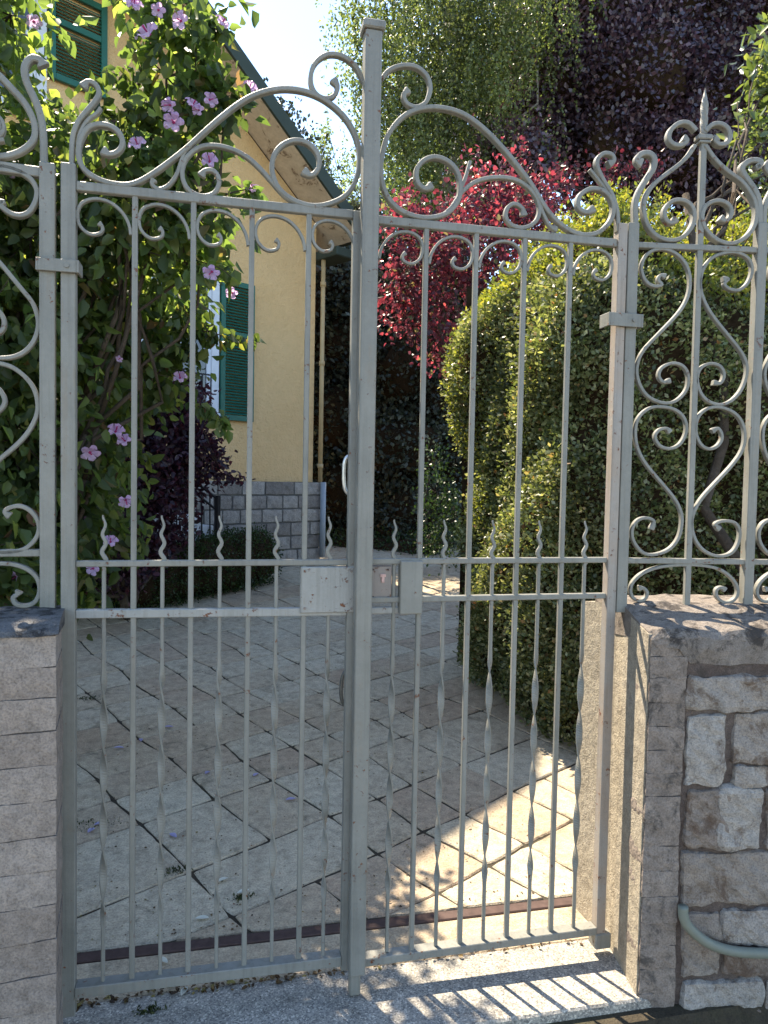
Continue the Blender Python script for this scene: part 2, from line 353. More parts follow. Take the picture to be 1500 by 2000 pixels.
# granite sill under the gate, a step above the road
mb = MB(); mb.box((0.47, -0.068, -0.08), (2.3, 0.296, 0.16), None, 0.006)
tag(mb.build("threshold", GRANITE), None, None, None, "structure")
# strip of paving between the gate and the channel
mb = MB(); mb.box((0.45, 0.174, -0.04), (2.2, 0.184, 0.076), None, 0.004)
strip = tag(mb.build("entrance_strip", SLAB), None, None, None, "structure")
mb = MB(); mb.box((0.45, 0.292, -0.03), (2.2, 0.048, 0.064), None, 0.003)
o = mb.build("steel_channel", RUSTM); tag(o, "rusty brown steel strip let into the paving just behind the gate", "drain channel")

# driveway of irregular stone slabs laid on the diagonal
aB = np.array([math.sin(R_(62.5)), math.cos(R_(62.5))]); aA = np.array([math.sin(R_(151)), math.cos(R_(151))])
det = aB[0] * aA[1] - aB[1] * aA[0]
tl = [0.36, -0.02, -0.345, -0.67, -1.09, -1.34, -1.57, -1.86, -2.14, -2.40, -2.66, -2.92, -3.35]
while tl[-1] > -10: tl.append(tl[-1] - random.uniform(0.28, 0.42))
rr = random.Random(5)
seg_base = [-3.2, -2.6, -2.1, -1.6, -1.15, -0.75, -0.3, 0.25, 0.60, 0.90, 1.17, 1.40, 1.73, 1.93, 2.32, 2.8, 3.3, 3.75, 4.3, 4.8, 5.3, 5.9, 6.5, 7.1, 7.7, 8.3]
def w2(s, t):  # s along B, t along -A
    p = aB * s - aA * t * -1
    return p
def clip_poly(poly, nrm, c):  # keep n.p >= c
    outp = []
    for i in range(len(poly)):
        a, b = poly[i], poly[(i + 1) % len(poly)]; da, db = nrm @ a - c, nrm @ b - c
        if da >= 0: outp.append(a)
        if (da >= 0) != (db >= 0): outp.append(a + (b - a) * da / (da - db))
    return outp
mb = MB(); jit = {}
def node(s, t, key):
    if key not in jit: jit[key] = (rr.uniform(-.022, .022), rr.uniform(-.006, .006))
    j = jit[key]; return aB * (s + j[0]) + aA * (t + j[1])
rows = list(zip(tl[:-1], tl[1:]))
for ri, (t0, t1) in enumerate(rows):
    cuts = [s for s in seg_base if rr.random() > 0.07]
    for s0, s1 in zip(cuts[:-1], cuts[1:]):
        P4 = [node(s0, t0, (round(s0, 3), ri)), node(s1, t0, (round(s1, 3), ri)), node(s1, t1, (round(s1, 3), ri + 1)), node(s0, t1, (round(s0, 3), ri + 1))]
        P4 = clip_poly(P4, np.array([0, 1.]), 0.325)
        if len(P4) < 3: continue
        P4 = clip_poly(P4, np.array([0, -1.]), -9.5)
        if len(P4) < 3: continue
        c0 = sum(P4) / len(P4)
        xl = -1.15 if c0[1] < 5 else -1.15 - (c0[1] - 5) * 0.3; xr = 1.95 + max(0, c0[1] - 4) * 0.3
        if not (-1.9 < c0[0] < xr + .5): continue
        # rough outline: subdivide edges, shrink by the joint width, jitter
        area = 0.5 * sum(P4[i][0] * P4[(i + 1) % len(P4)][1] - P4[(i + 1) % len(P4)][0] * P4[i][1] for i in range(len(P4)))
        if area < 0: P4 = P4[::-1]
        gap = rr.uniform(0.002, 0.0042); ring = []
        n_ = len(P4)
        ins = []
        for i in range(n_):
            p, q, r = P4[i - 1], P4[i], P4[(i + 1) % n_]
            e1 = (q - p) / (np.linalg.norm(q - p) + 1e-9); e2 = (r - q) / (np.linalg.norm(r - q) + 1e-9)
            n1 = np.array([-e1[1], e1[0]]); n2 = np.array([-e2[1], e2[0]]); bis = n1 + n2
            bis = bis / max(0.3, (bis @ bis) / 2) / 1.0
            ins.append(q + bis * gap)
        for i in range(n_):
            a, b = ins[i], ins[(i + 1) % n_]; ln = np.linalg.norm(b - a); k = max(1, int(ln / 0.035))
            e = (b - a) / (ln + 1e-9); nn = np.array([-e[1], e[0]])
            ph = rr.uniform(0, 6); am = rr.uniform(0.0, 0.004)
            for j in range(k):
                t_ = j / k; p = a + (b - a) * t_
                if j == 0: p = p + (c0 - p) * min(0.06, 0.008 / (np.linalg.norm(c0 - p) + 1e-6))
                else: p = p + nn * (am * math.sin(ph + t_ * 5) + rr.uniform(0, 0.0035))
                ring.append(p)
        tilt = (rr.uniform(-.003, .003), rr.uniform(-.003, .003)); dz = rr.uniform(-.0015, .001)
        zf = lambda p, d: float(prof(p[1])) + dz + d + (p - c0) @ np.array(tilt)
        top_in = [np.array([*(p + (c0 - p) * min(0.3, 0.006 / (np.linalg.norm(c0 - p) + 1e-6))), 0]) for p in ring]
        for q in top_in: q[2] = zf(q[:2], 0)
        r1 = [np.array([p[0], p[1], zf(p, -0.005)]) for p in ring]; r2 = [np.array([p[0], p[1], zf(p, -0.022)]) for p in ring]
        m_ = len(ring); Vv = top_in + r1 + r2
        Fc = [list(range(m_))] + [[i, i + m_, (i + 1) % m_ + m_, (i + 1) % m_][::-1] for i in range(m_)] + [[i + m_, i + 2 * m_, (i + 1) % m_ + 2 * m_, (i + 1) % m_ + m_][::-1] for i in range(m_)]
        mb.add(Vv, Fc)
tag(mb.build("driveway", SLAB), None, None, None, "structure")
V = []; ys = np.concatenate([[0.325, 0.45], np.linspace(0.6, 7.2, 12), [9.6]])
for y in ys:
    xr = 2.5 + max(0, y - 4) * 0.35
    V += [(-1.9, y, float(prof(y)) - 0.0075), (xr, y, float(prof(y)) - 0.0075)]
tag(mesh_obj("driveway_joints", V, [[2 * i, 2 * i + 1, 2 * i + 3, 2 * i + 2] for i in range(len(ys) - 1)], JOINT), None, None, None, "structure")

# ------------------------------------------------------------------ gate ironwork
YN = np.array([0, 1.0, 0])
def px_path(pts, **k): return np.array([at(p[0], p[1], **k) for p in pts])
def scroll(parent, pts, org_=(0, 0), sc=1.0, a=0.0055, b=0.008, nrm=YN, knob=(1, 0), name="scroll", dy=0.0, offs=None, m=None, **k):
    pts = [(org_[0] + p[0] / sc, org_[1] + p[1] / sc) for p in pts]
    P = spline(px_path(pts, **k))
    P = P + nrm * dy
    if offs is not None: P = P + offs
    s = np.ones(len(P))
    if knob[0]: s[0:7] = [1.7, 1.9, 1.8, 1.6, 1.35, 1.2, 1.1]
    if knob[1]: s[-7:] = [1.1, 1.2, 1.35, 1.6, 1.8, 1.9, 1.7]
    mb = MB(); mb.bar(P, nrm, a, b, s); return mb.build(name, m or PAINT, parent)
def vbar(parent, name, x, z0, z1, w=0.014, d=0.014, y=0.0, m=None, axx=None):
    mb = MB(); ax = None
    if axx is not None: ax = [[axx[0], axx[1], 0], [-axx[1], axx[0], 0], [0, 0, 1]]
    mb.box((x, y, (z0 + z1) / 2), (w, d, z1 - z0), ax, 0.0018); return mb.build(name, m or PAINT, parent)
def rail(parent, name, p0, p1, h, d, y=0.0, m=None):
    mb = MB(); p0 = np.array(p0, float); p1 = np.array(p1, float)
    e = (p1 - p0); ln = np.linalg.norm(e); e /= ln; nn = np.cross(np.array([0, 0, 1.0]), e); nn /= np.linalg.norm(nn); up = np.cross(e, nn)
    mb.box((p0 + p1) / 2 + nn * y, (ln, d, h), [e, nn, up], 0.002); return mb.build(name, m or PAINT, parent)

# bay scroll template, from the end of its curl round to the bar it springs from
BAY = [(.40, .55), (.47, .62), (.43, .735), (.24, .775), (.06, .63), (.015, .40), (.10, .20), (.32, .10), (.58, .13), (.80, .28), (.94, .50), (.985, .72)]
def bay_scroll(parent, xa, xb, ztop, flip=False):
    w = xb - xa; P = []
    for u, v in BAY:
        uu = 1 - u if flip else u
        P.append((xa + uu * w, 0.0, ztop - v * w))
    P = spline(np.array(P)); s = np.ones(len(P)); s[:6] = [1.6, 1.7, 1.6, 1.4, 1.2, 1.1]
    mb = MB(); mb.bar(P, YN, 0.0040, 0.007, s); mb.build("scroll", PAINT, parent)
def spiked_bar(parent, x, ztip, zb, zm=1.2):
    """slender bar: wavy pointed head, plain shank, twisted flat length, plain foot"""
    P = []; a = []; b = []; tw = []
    zs = np.concatenate([np.linspace(zb, 0.26, 5), np.linspace(0.28, 0.97, 90), np.linspace(1.0, ztip - 0.14, 6), np.linspace(ztip - 0.135, ztip, 26)])
    for z in zs:
        xx = x; aa = 0.0052; bb = 0.0052; t = 0.0
        if 0.27 <= z <= 0.98:
            f = min(1, (z - 0.27) / 0.04, (0.98 - z) / 0.04); f = max(0, f)
            aa = 0.0052 + 0.0050 * f; bb = 0.0052 - 0.0027 * f
            t = (z - 0.27) / 0.71 * math.pi * 5
        elif z > 0.98: t = math.pi * 5
        if z > ztip - 0.135:
            u = (z - (ztip - 0.135)) / 0.135
            xx = x + 0.0062 * math.sin(u * math.pi * 5.6) * (1 - 0.55 * u); aa = 0.0058 * (1 - 0.6 * u ** 2); bb = aa * 0.9
        P.append((xx, 0.0, z)); a.append(aa); b.append(bb); tw.append(t)
    mb = MB(); mb.bar(np.array(P), YN, a, b, None, tw); return mb.build("spiked_bar", PAINT, parent)

zr = lambda x: 2.232 - 0.0  # underside of the top rail
gl = thing("iron_gate_leaf", "left leaf of the grey iron gate, carrying the tall capped centre post", "gate", (-0.38, 0, 0.0))
gr_ = thing("iron_gate_leaf", "right leaf of the grey iron gate, hung beside the sunlit jamb", "gate", (1.2, 0, 0.0))
XL = [float(at(p, 1100)[0]) for p in (135, 261, 373, 485, 594)] + [0.385]
XR = [0.43] + [float(at(p, 1096)[0]) for p in (819, 915, 1008, 1096)] + [1.190]
zt_l = float(at(400, 392)[2]); zt_r = float(at(960, 452)[2])
print("rails", zt_l, zt_r, XL, XR)
# stiles
vbar(gl, "stile", -0.382, 0.03, float(at(135, 322)[2]), 0.036, 0.032, m=PAINT)
vbar(gr_, "stile", 1.199, 0.035, float(at(1205, 438)[2]), 0.030, 0.034, m=PAINT_WORN)
vbar(gl, "stile", 0.376, 0.06, float(at(700, 415)[2]), 0.02, 0.03)
# rails
ztL = (float(at(150, 366)[2]) + float(at(700, 420)[2])) / 2; ztR = (float(at(745, 433)[2]) + float(at(1200, 474)[2])) / 2
rail(gl, "rail", (-0.364, 0, ztL + .002), (0.366, 0, ztL - .002), 0.024, 0.02)
rail(gr_, "rail", (0.42, 0, ztR), (1.184, 0, ztR), 0.024, 0.02)
rail(gl, "rail", (-0.364, 0, 1.262), (0.366, 0, 1.262), 0.0165, 0.020); rail(gr_, "rail", (0.43, 0, 1.264), (1.184, 0, 1.264), 0.0165, 0.020)
rail(gl, "rail", (-0.364, 0, 1.128), (0.366, 0, 1.120), 0.023, 0.024, m=PAINT_RUSTY); rail(gr_, "rail", (0.43, 0, 1.152), (1.184, 0, 1.152), 0.0165, 0.020)
zbl = float(at(400, 1900)[2]); zbr = float(at(960, 1832)[2])
rail(gl, "rail", (-0.364, 0.0, float(at(145, 1932)[2])), (0.366, 0.0, float(at(685, 1868)[2])), 0.030, 0.04)
rail(gr_, "rail", (0.43, 0.0, float(at(769, 1866)[2])), (1.184, 0.0, float(at(1164, 1812)[2])), 0.024, 0.04)
for x in XL[1:5]: vbar(gl, "bar", x, zbl - .01, ztL, 0.0145, 0.0145)
for x in XR[1:5]: vbar(gr_, "bar", x, zbr - .01, ztR, 0.0145, 0.0145)
for a_, b_ in zip(XL[:-1], XL[1:]):
    xa = a_ + (0.018 if a_ < -0.3 else 0.008); bay_scroll(gl, xa, b_ - 0.008, ztL - 0.012)
    spiked_bar(gl, (a_ + b_) / 2 + (0.006 if a_ < -0.3 else 0), 1.392, zbl)
for a_, b_ in zip(XR[:-1], XR[1:]):
    xa = a_ + (0.012 if a_ < 0.45 else 0.008); bay_scroll(gr_, xa, b_ - (0.016 if b_ > 1.15 else 0.008), ztR - 0.012, True)
    spiked_bar(gr_, (a_ + b_) / 2, 1.385, zbr)
# centre post
mb = MB(); ztop = float(at(730, 66, Y=-0.045)[2])
mb.box((0.405, -0.045, (0.075 + ztop) / 2), (0.046, 0.046, ztop - 0.075), None, 0.003); post = mb.build("centre_post", PAINT, gl)
mb = MB(); mb.box((0.405, -0.045, ztop + 0.012), (0.062, 0.062, 0.024), None, 0.004); mb.build("cap", PAINT, post)
mb = MB(); mb.box((0.402, -0.036, 0.04), (0.032, 0.03, 0.07), None, 0.004); mb.build("ground_bolt", PAINT, gl)
# big crest scrolls (traced, right leaf then left leaf)
z1 = (0, 0); s2 = 2.0
scroll(gl, [(400, 590), (432, 607), (468, 590), (480, 552), (455, 510), (405, 490), (350, 500), (316, 550), (308, 612), (330, 665), (385, 703), (450, 722), (520, 722), (600, 680), (720, 590), (830, 490), (930, 410), (1010, 368), (1100, 350), (1190, 360), (1270, 395), (1345, 460), (1390, 540), (1404, 620), (1392, 700), (1350, 765), (1280, 800), (1210, 806), (1140, 782), (1085, 735), (1062, 670), (1068, 615), (1095, 575), (1145, 552), (1200, 562), (1240, 605), (1245, 655), (1215, 688), (1183, 668)], z1, s2, a=0.0066, b=0.011, knob=(1, 1))
scroll(gl, [(785, 690), (802, 668), (838, 672), (857, 712), (835, 758), (785, 768), (735, 742), (712, 690), (722, 630), (765, 585), (820, 570), (890, 580), (960, 612), (1020, 665), (1070, 722), (1120, 775), (1180, 803)], z1, s2, a=0.0058, b=0.009)
scroll(gl, [(602, 702), (594, 722), (622, 742), (660, 725), (690, 685), (706, 640), (722, 595), (745, 575)], z1, s2, a=0.0052, b=0.008)
scroll(gl, [(1300, 312), (1318, 345), (1300, 380), (1262, 388), (1226, 362), (1212, 312), (1228, 252), (1275, 217), (1335, 222), (1388, 262), (1420, 325)], z1, s2, a=0.0062, b=0.010)
scroll(gl, [(162, 172), (173, 161), (187, 167), (194, 181), (188, 197), (173, 215), (153, 240), (143, 268), (141, 300), (140, 330)], a=0.0062, b=0.010)
scroll(gl, [(197, 212), (190, 222), (170, 238), (157, 262), (152, 285)], a=0.0045, b=0.008, knob=(0, 0))
z2 = (700, 0); s3 = 1.875
scroll(gr_, [(860, 765), (832, 780), (802, 762), (808, 718), (850, 693), (900, 705), (930, 750), (922, 808), (872, 855), (805, 860), (735, 822), (680, 760), (632, 680), (580, 610), (520, 538), (452, 470), (380, 420), (302, 398), (230, 400), (168, 425), (120, 475), (95, 530), (80, 620), (96, 705), (145, 768), (220, 798), (290, 795), (342, 768), (370, 715), (366, 645), (335, 600), (285, 578), (240, 588), (212, 622), (214, 668), (240, 694), (268, 680)], z2, s3, a=0.0066, b=0.011, knob=(1, 1))
scroll(gr_, [(605, 792), (598, 765), (570, 748), (545, 762), (538, 798), (562, 828), (606, 836), (648, 812), (662, 770), (648, 722), (612, 682), (560, 656), (490, 652), (425, 668), (378, 705), (340, 760), (300, 795)], z2, s3, a=0.0058, b=0.009)
scroll(gr_, [(408, 592), (395, 640), (380, 680), (368, 712)], z2, s3, a=0.0045, b=0.008, knob=(0, 0))
scroll(gr_, [(660, 740), (675, 785), (700, 830), (725, 842)], z2, s3, a=0.0052, b=0.008, knob=(0, 1))
scroll(gr_, [(182, 332), (164, 352), (176, 382), (212, 396), (247, 375), (262, 325), (245, 275), (200, 245), (145, 246), (105, 265), (84, 292)], z2, s3, a=0.0060, b=0.010)
scroll(gr_, [(912, 605), (932, 592), (925, 570), (895, 565), (873, 585), (872, 615), (895, 665), (925, 715), (944, 775), (948, 850)], z2, s3, a=0.0062, b=0.011)
scroll(gr_, [(845, 622), (880, 665), (910, 705), (930, 745)], z2, s3, a=0.0045, b=0.008, knob=(0, 0))
# leaf at the end of the tall scroll
# lock plates, lock case, keyhole, handles
def plate(parent, name, p0, p1, y, d, m):
    a = at(*p0); b = at(*p1); mb = MB(); c = (a + b) / 2; c[1] = y
    mb.box(c, (abs(b[0] - a[0]), d, abs(a[2] - b[2])), None, 0.003); return mb.build(name, m, parent)
plate(gl, "lock_plate", (586, 1106), (691, 1194), -0.008, 0.022, PAINT_RUSTY)
plate(gr_, "strike_plate", (779, 1094), (821, 1197), -0.008, 0.03, PAINT)
lk = plate(gr_, "lock_case", (722, 1105), (764, 1172), 0.008, 0.024, LOCKM)
plate(gr_, "lock_rail", (722, 1186), (779, 1198), 0.004, 0.016, PAINT_RUSTY)
mb = MB(); c = at(748, 1130, Y=-0.006); mb.box(c, (0.009, 0.004, 0.024), None, 0.001); mb.box(c + np.array([0, 0, 0.009]), (0.017, 0.0045, 0.009), None, 0.001); mb.build("keyhole_plate", KEYM, lk)
lp1 = [o for o in gl.children if o.name.startswith("lock_plate")][0]
for q in ((594, 1114), (684, 1114), (594, 1186), (684, 1186)): c = at(*q); mb = MB(); mb.tube([c + [0, -.019, 0], c + [0, -.022, 0]], 0.0038, 8); mb.build("screw", LOCKM, lp1)
for q in ((728, 1112), (757, 1112), (728, 1166), (757, 1166)): c = at(*q); mb = MB(); mb.tube([c + [0, -.004, 0], c + [0, -.0065, 0]], 0.003, 8); mb.build("screw", RUSTM, lk)
def handle(parent, pts, m, r=0.0058):
    P = spline(px_path(pts, Y=0.03)); mb = MB(); mb.tube(P, r, 8); return mb.build("handle", m, parent, True)
handle(gl, [(696, 891), (684, 890), (675, 896), (672, 912), (672, 945), (676, 960), (685, 967), (696, 966)], CHROME)
handle(gl, [(696, 1305), (682, 1306), (670, 1318), (666, 1345), (668, 1368), (677, 1380), (690, 1382)], m_simple('grey_handle', (0.12, 0.12, 0.11), 0.4, 0.4, 0.3, 60))
mb = MB(); mb.tube([at(686, 1017, Y=0.02), at(688, 1034, Y=0.02)], 0.006, 8); mb.build("bolt_knob", CHROME, gl)

# ------------------------------------------------------------------ fences
KR = -0.15; X0R = 1.24; eR = np.array([1, KR, 0.0]); eR /= np.linalg.norm(eR); nR = np.array([-eR[1], eR[0], 0])
KL = 0.1; X0L = -0.44; eL = np.array([1, KL, 0.0]); eL /= np.linalg.norm(eL); nL = np.array([-eL[1], eL[0], 0])
fr = thing("iron_fence", "grey scrolled iron fence standing on the right pillar, with a pointed finial", "fence", (1.24, 0, 1.12))
kR = dict(x0=X0R, k=KR); O4 = (1150, 150); S4 = 3.637; O5 = (1150, 700)
FRS = []   # (points, org, a, b, knob)
FRS += [([(590, 500), (640, 497), (688, 462), (668, 428), (640, 440)], O4, 0, 0, 0)][:0]
A1 = 0.0062; B1 = 0.013
upper = [
 ([(662, 440), (690, 462), (655, 492), (598, 490), (560, 445), (578, 380), (640, 335), (705, 340), (755, 390)], O4, (1, 0), 0.0068),
 ([(905, 440), (888, 462), (920, 488), (968, 480), (995, 435), (978, 375), (925, 342), (865, 350), (820, 395)], O4, (1, 0), 0.0068),
 ([(615, 1015), (575, 1045), (535, 1012), (532, 950), (580, 892), (650, 882), (712, 912), (742, 975), (730, 1058), (672, 1135), (590, 1168), (500, 1150), (430, 1092), (390, 1000), (385, 900), (425, 805), (505, 725), (620, 640), (700, 565), (745, 495)], O4, (1, 0), A1),
 ([(925, 1005), (965, 1030), (1003, 985), (990, 922), (925, 887), (848, 902), (802, 960), (800, 1040), (850, 1122), (930, 1178), (1020, 1188), (1110, 1140), (1168, 1060), (1183, 950), (1150, 850), (1080, 752), (980, 680), (885, 590), (820, 495)], O4, (1, 0), A1),
 ([(372, 622), (335, 600), (365, 556), (425, 552), (460, 592), (452, 655), (410, 725), (352, 820), (325, 910), (325, 1060)], O4, (1, 0), 0.0085),
 ([(1205, 640), (1180, 652), (1215, 620), (1190, 602), (1130, 605), (1085, 640), (1085, 680), (1115, 730), (1170, 810), (1203, 905), (1205, 1060)], O4, (0, 0), 0.0085),
]
lower = [
 ([(540, 1422), (505, 1412), (488, 1448), (515, 1482), (455, 1490), (400, 1455), (368, 1370), (390, 1290), (450, 1236), (540, 1228), (630, 1270), (692, 1350), (715, 1450), (700, 1560), (640, 1670), (520, 1800), (400, 1925), (350, 2010), (335, 2110), (370, 2215), (430, 2282), (530, 2320), (620, 2300), (690, 2222), (702, 2130), (668, 2060), (590, 2035), (512, 2070), (492, 2130), (525, 2170), (575, 2158)], O4, (1, 1), 0.0048),
 ([(945, 1440), (985, 1440), (955, 1475), (995, 1512), (1060, 1518), (1122, 1470), (1155, 1380), (1132, 1300), (1068, 1258), (985, 1250), (880, 1282), (812, 1360), (785, 1460), (800, 1560), (860, 1680), (960, 1810), (1050, 1920), (1105, 2010), (1118, 2105), (1080, 2220), (1010, 2300), (930, 2330), (850, 2310), (790, 2250), (763, 2150), (790, 2070), (860, 2038), (930, 2060), (955, 2120), (930, 2178), (878, 2172)], O4, (1, 1), 0.0048),
 ([(575, 525), (545, 498), (492, 510), (465, 560), (500, 622), (570, 642), (640, 612), (686, 530), (680, 440), (620, 372), (530, 345), (430, 352), (350, 420), (325, 520), (342, 640), (400, 750), (500, 870), (600, 990), (650, 1090), (655, 1180), (630, 1280), (560, 1360), (450, 1395), (370, 1372), (310, 1290), (305, 1210), (340, 1152), (400, 1132), (458, 1155), (440, 1215)], O5, (1, 1), 0.0048),
 ([(870, 520), (915, 498), (942, 560), (912, 620), (850, 645), (790, 612), (755, 530), (762, 440), (812, 372), (900, 345), (1000, 372), (1070, 432), (1103, 530), (1090, 640), (1020, 750), (900, 880), (800, 990), (742, 1090), (725, 1180), (752, 1290), (820, 1370), (920, 1405), (1010, 1380), (1060, 1300), (1065, 1212), (1022, 1162), (945, 1155), (892, 1178), (925, 1215)], O5, (1, 1), 0.0048),
 ([(350, 1632), (385, 1630), (412, 1665), (390, 1712), (332, 1715), (295, 1670), (302, 1600), (370, 1530), (480, 1485), (600, 1468), (690, 1466)], O5, (1, 0), 0.0048),
 ([(965, 1645), (938, 1625), (900, 1645), (910, 1702), (970, 1735), (1030, 1710), (1055, 1650), (1020, 1570), (930, 1500), (820, 1472), (715, 1464)], O5, (1, 0), 0.0048)]
for pts, og, kn, a in upper: scroll(fr, pts, og, S4, a=a, b=B1, nrm=nR, knob=kn, **kR)
for pts, og, kn, a in lower: scroll(fr, pts, og, S4, a=a, b=0.009, nrm=nR, knob=kn, **kR)
PW = float(at(1482, 700, **kR)[0] - at(1232, 700, **kR)[0]) * math.hypot(1, KR)
for rep in (1, 2, 3):
    for pts, og, kn, a in upper + lower: scroll(fr, pts, og, S4, a=a, b=0.010, nrm=nR, knob=kn, offs=eR * PW * rep, **kR)
pC_ = at(1366, 480, **kR); zc_r = float(at(1366, 230, **kR)[2])
def fpt(x_px, z, **k):
    p = at(x_px, 700, **k); return np.array([p[0], p[1], z])
zt = 2.235; zm = 1.262
pA = fpt(1228, 0, **kR); pB = fpt(1461 + 14, 0, **kR)
pA = at(1231, 480, **kR); pB = at(1482, 480, **kR)
for q, nm, w, z0, z1 in ((pA, "post", 0.034, 1.10, float(at(1235, 438, **kR)[2])), (pB, "post", 0.030, 1.10, float(at(1482, 438, **kR)[2]))):
    vbar(fr, nm, q[0] + 0.004, z0, z1, w, 0.034, y=q[1], axx=eR)
pC = at(1366, 480, **kR)
zc = float(at(1366, 262, **kR)[2]); vbar(fr, "bar", pC[0], 1.10, zc, 0.018, 0.018, y=pC[1], axx=eR)
ztip = float(at(1366, 172, **kR)[2]); zs = np.linspace(zc, ztip, 30); sc = np.where(zs > ztip - 0.045, np.maximum(0.12, (ztip - zs) / 0.045), 1.0)
mb = MB(); mb.bar(np.array([[pC[0], pC[1], z] for z in zs]), nR, 0.0095 * sc, 0.0095 * sc, None, (zs - zc) / (ztip - zc) * math.pi * 1.6); mb.build("finial", PAINT, fr)
zk = float(at(1366, 270, **kR)[2]); mb = MB(); mb.box((pC[0], pC[1], zk), (0.046, 0.034, 0.016), [eR, nR, [0, 0, 1]], 0.003); mb.box((pC[0], pC[1], zk - 0.014), (0.036, 0.03, 0.008), [eR, nR, [0, 0, 1]], 0.002); mb.build("collar", PAINT, fr)
pE = pA + eR * (PW * 4)
for rep in (2, 3, 4):
    q = pA + eR * PW * rep; vbar(fr, "post", q[0], 1.08, float(at(1482, 438, **kR)[2]), 0.030, 0.034, y=q[1], axx=eR)
    q = pC_ + eR * PW * (rep - 1); vbar(fr, "bar", q[0], 1.08, zc_r, 0.018, 0.018, y=q[1], axx=eR)

for z, h in ((zt, 0.018), (zm, 0.017)): rail(fr, "rail", (pA[0], pA[1], z), (pE[0], pE[1], z), h, 0.022)
# hinge strap on the right
def strap(parent, p0, p1, y0=-0.03):
    a = at(*p0); b = at(*p1); mb = MB(); c = (a + b) / 2
    mb.box((c[0], -0.026, c[2]), (b[0] - a[0], 0.006, abs(a[2] - b[2])), None, 0.001)
    for sx in (a[0] - 0.003, b[0] + 0.003): mb.box((sx, 0.0, c[2]), (0.006, 0.058, abs(a[2] - b[2])), None, 0.001)
    mb.tube([(c[0] + (b[0] - a[0]) * 0.25, -0.028, c[2]), (c[0] + (b[0] - a[0]) * 0.25, -0.033, c[2])], 0.006, 8)
    return mb.build("hinge_strap", PAINT, parent)
strap(fr, (1184, 613), (1243, 643))
mb = MB(); mb.box((1.206, 0.002, 0.052), (0.055, 0.05, 0.05), None, 0.004); mb.build("hinge_foot", PAINT, gr_)

fl = thing("iron_fence", "grey scrolled iron fence standing on the left pillar cap, tangled in the hibiscus", "fence", (-0.44, 0, 1.14))
kL = dict(x0=X0L, k=KL)
qA = at(93.5, 700, **kL); vbar(fl, "post", qA[0], 1.12, float(at(95, 322, **kL)[2]), 0.037, 0.036, y=qA[1], axx=eL)
ztl = 2.272; qE = qA - eL * 0.62
for z, h in ((ztl, 0.026), (1.292, 0.019)): rail(fl, "rail", (qE[0], qE[1], z), (qA[0], qA[1], z), h, 0.022)
Oz = (0, 90); Sz = 5.714
LS = [([(86, 131), (78, 119), (62, 116), (50, 130), (49, 150), (57, 172), (70, 200), (80, 230), (85, 268), (86, 322)], 0.0088, (1, 0)),
      ([(-35, 250), (-30, 235), (-8, 228), (6, 243), (4, 262), (-15, 275), (-40, 268)], 0.006, (0, 0)),
      ([(-14, 138), (5, 155), (25, 176), (45, 198), (60, 222), (69, 250), (66, 275), (45, 295), (15, 306), (-14, 308)], 0.0078, (0, 0)),
      ([(-6, 398), (8, 396), (2, 402), (12, 412), (26, 420), (42, 422), (58, 415), (70, 395), (73, 375), (64, 355), (45, 340), (20, 330), (-5, 326), (-14, 326)], 0.0062, (1, 0)),
      ([(-14, 499), (2, 516), (22, 540), (45, 568), (64, 592), (74, 620), (75, 642), (66, 668), (48, 688), (25, 698), (-2, 700), (-14, 700)], 0.0055, (0, 0)),
      ([(-14, 709), (3, 711), (25, 718), (48, 735), (66, 758), (74, 785), (72, 812), (55, 845), (30, 872), (0, 897), (-14, 912)], 0.0055, (0, 0)),
      ([(-12, 602), (0, 610), (8, 625), (8, 640), (0, 650), (-12, 655)], 0.0055, (0, 0)),
      ([(-12, 752), (0, 762), (9, 778), (9, 790), (0, 802), (-12, 808)], 0.0055, (0, 0)),
      ([(20, 1008), (10, 1000), (18, 992), (38, 988), (58, 996), (73, 1014), (77, 1035), (68, 1055), (48, 1072), (22, 1078), (-14, 1078)], 0.0055, (1, 0)),
      ([(38, 1154), (33, 1162), (26, 1166), (30, 1178), (48, 1183), (68, 1176), (78, 1155), (74, 1130), (55, 1112), (28, 1102), (0, 1100), (-14, 1100)], 0.0055, (1, 0))]
cxl = float(at(-14, 700, **kL)[0])
for pts, a, kn in LS:
    P = spline(px_path(pts, **kL)); s = np.ones(len(P))
    if kn[0]: s[:6] = [1.6, 1.8, 1.7, 1.5, 1.25, 1.1]
    mb = MB(); mb.bar(P, nL, a, 0.011, s); mb.build("scroll", PAINT, fl)
    Q = P.copy(); u = (Q[:, 0] - cxl); Q[:, 0] = cxl - u; Q[:, 1] = P[:, 1] - 2 * u * KL
    mb = MB(); mb.bar(Q, nL, a, 0.011, s); mb.build("scroll", PAINT, fl)
vbar(fl, "bar", cxl, 1.12, 2.6, 0.018, 0.018, y=KL * (cxl - X0L), axx=eL)
vbar(fl, "post", 2 * cxl - qA[0], 1.12, 2.32, 0.037, 0.036, y=KL * (2 * cxl - qA[0] - X0L), axx=eL)
strap(fl, (79, 508), (153, 538))

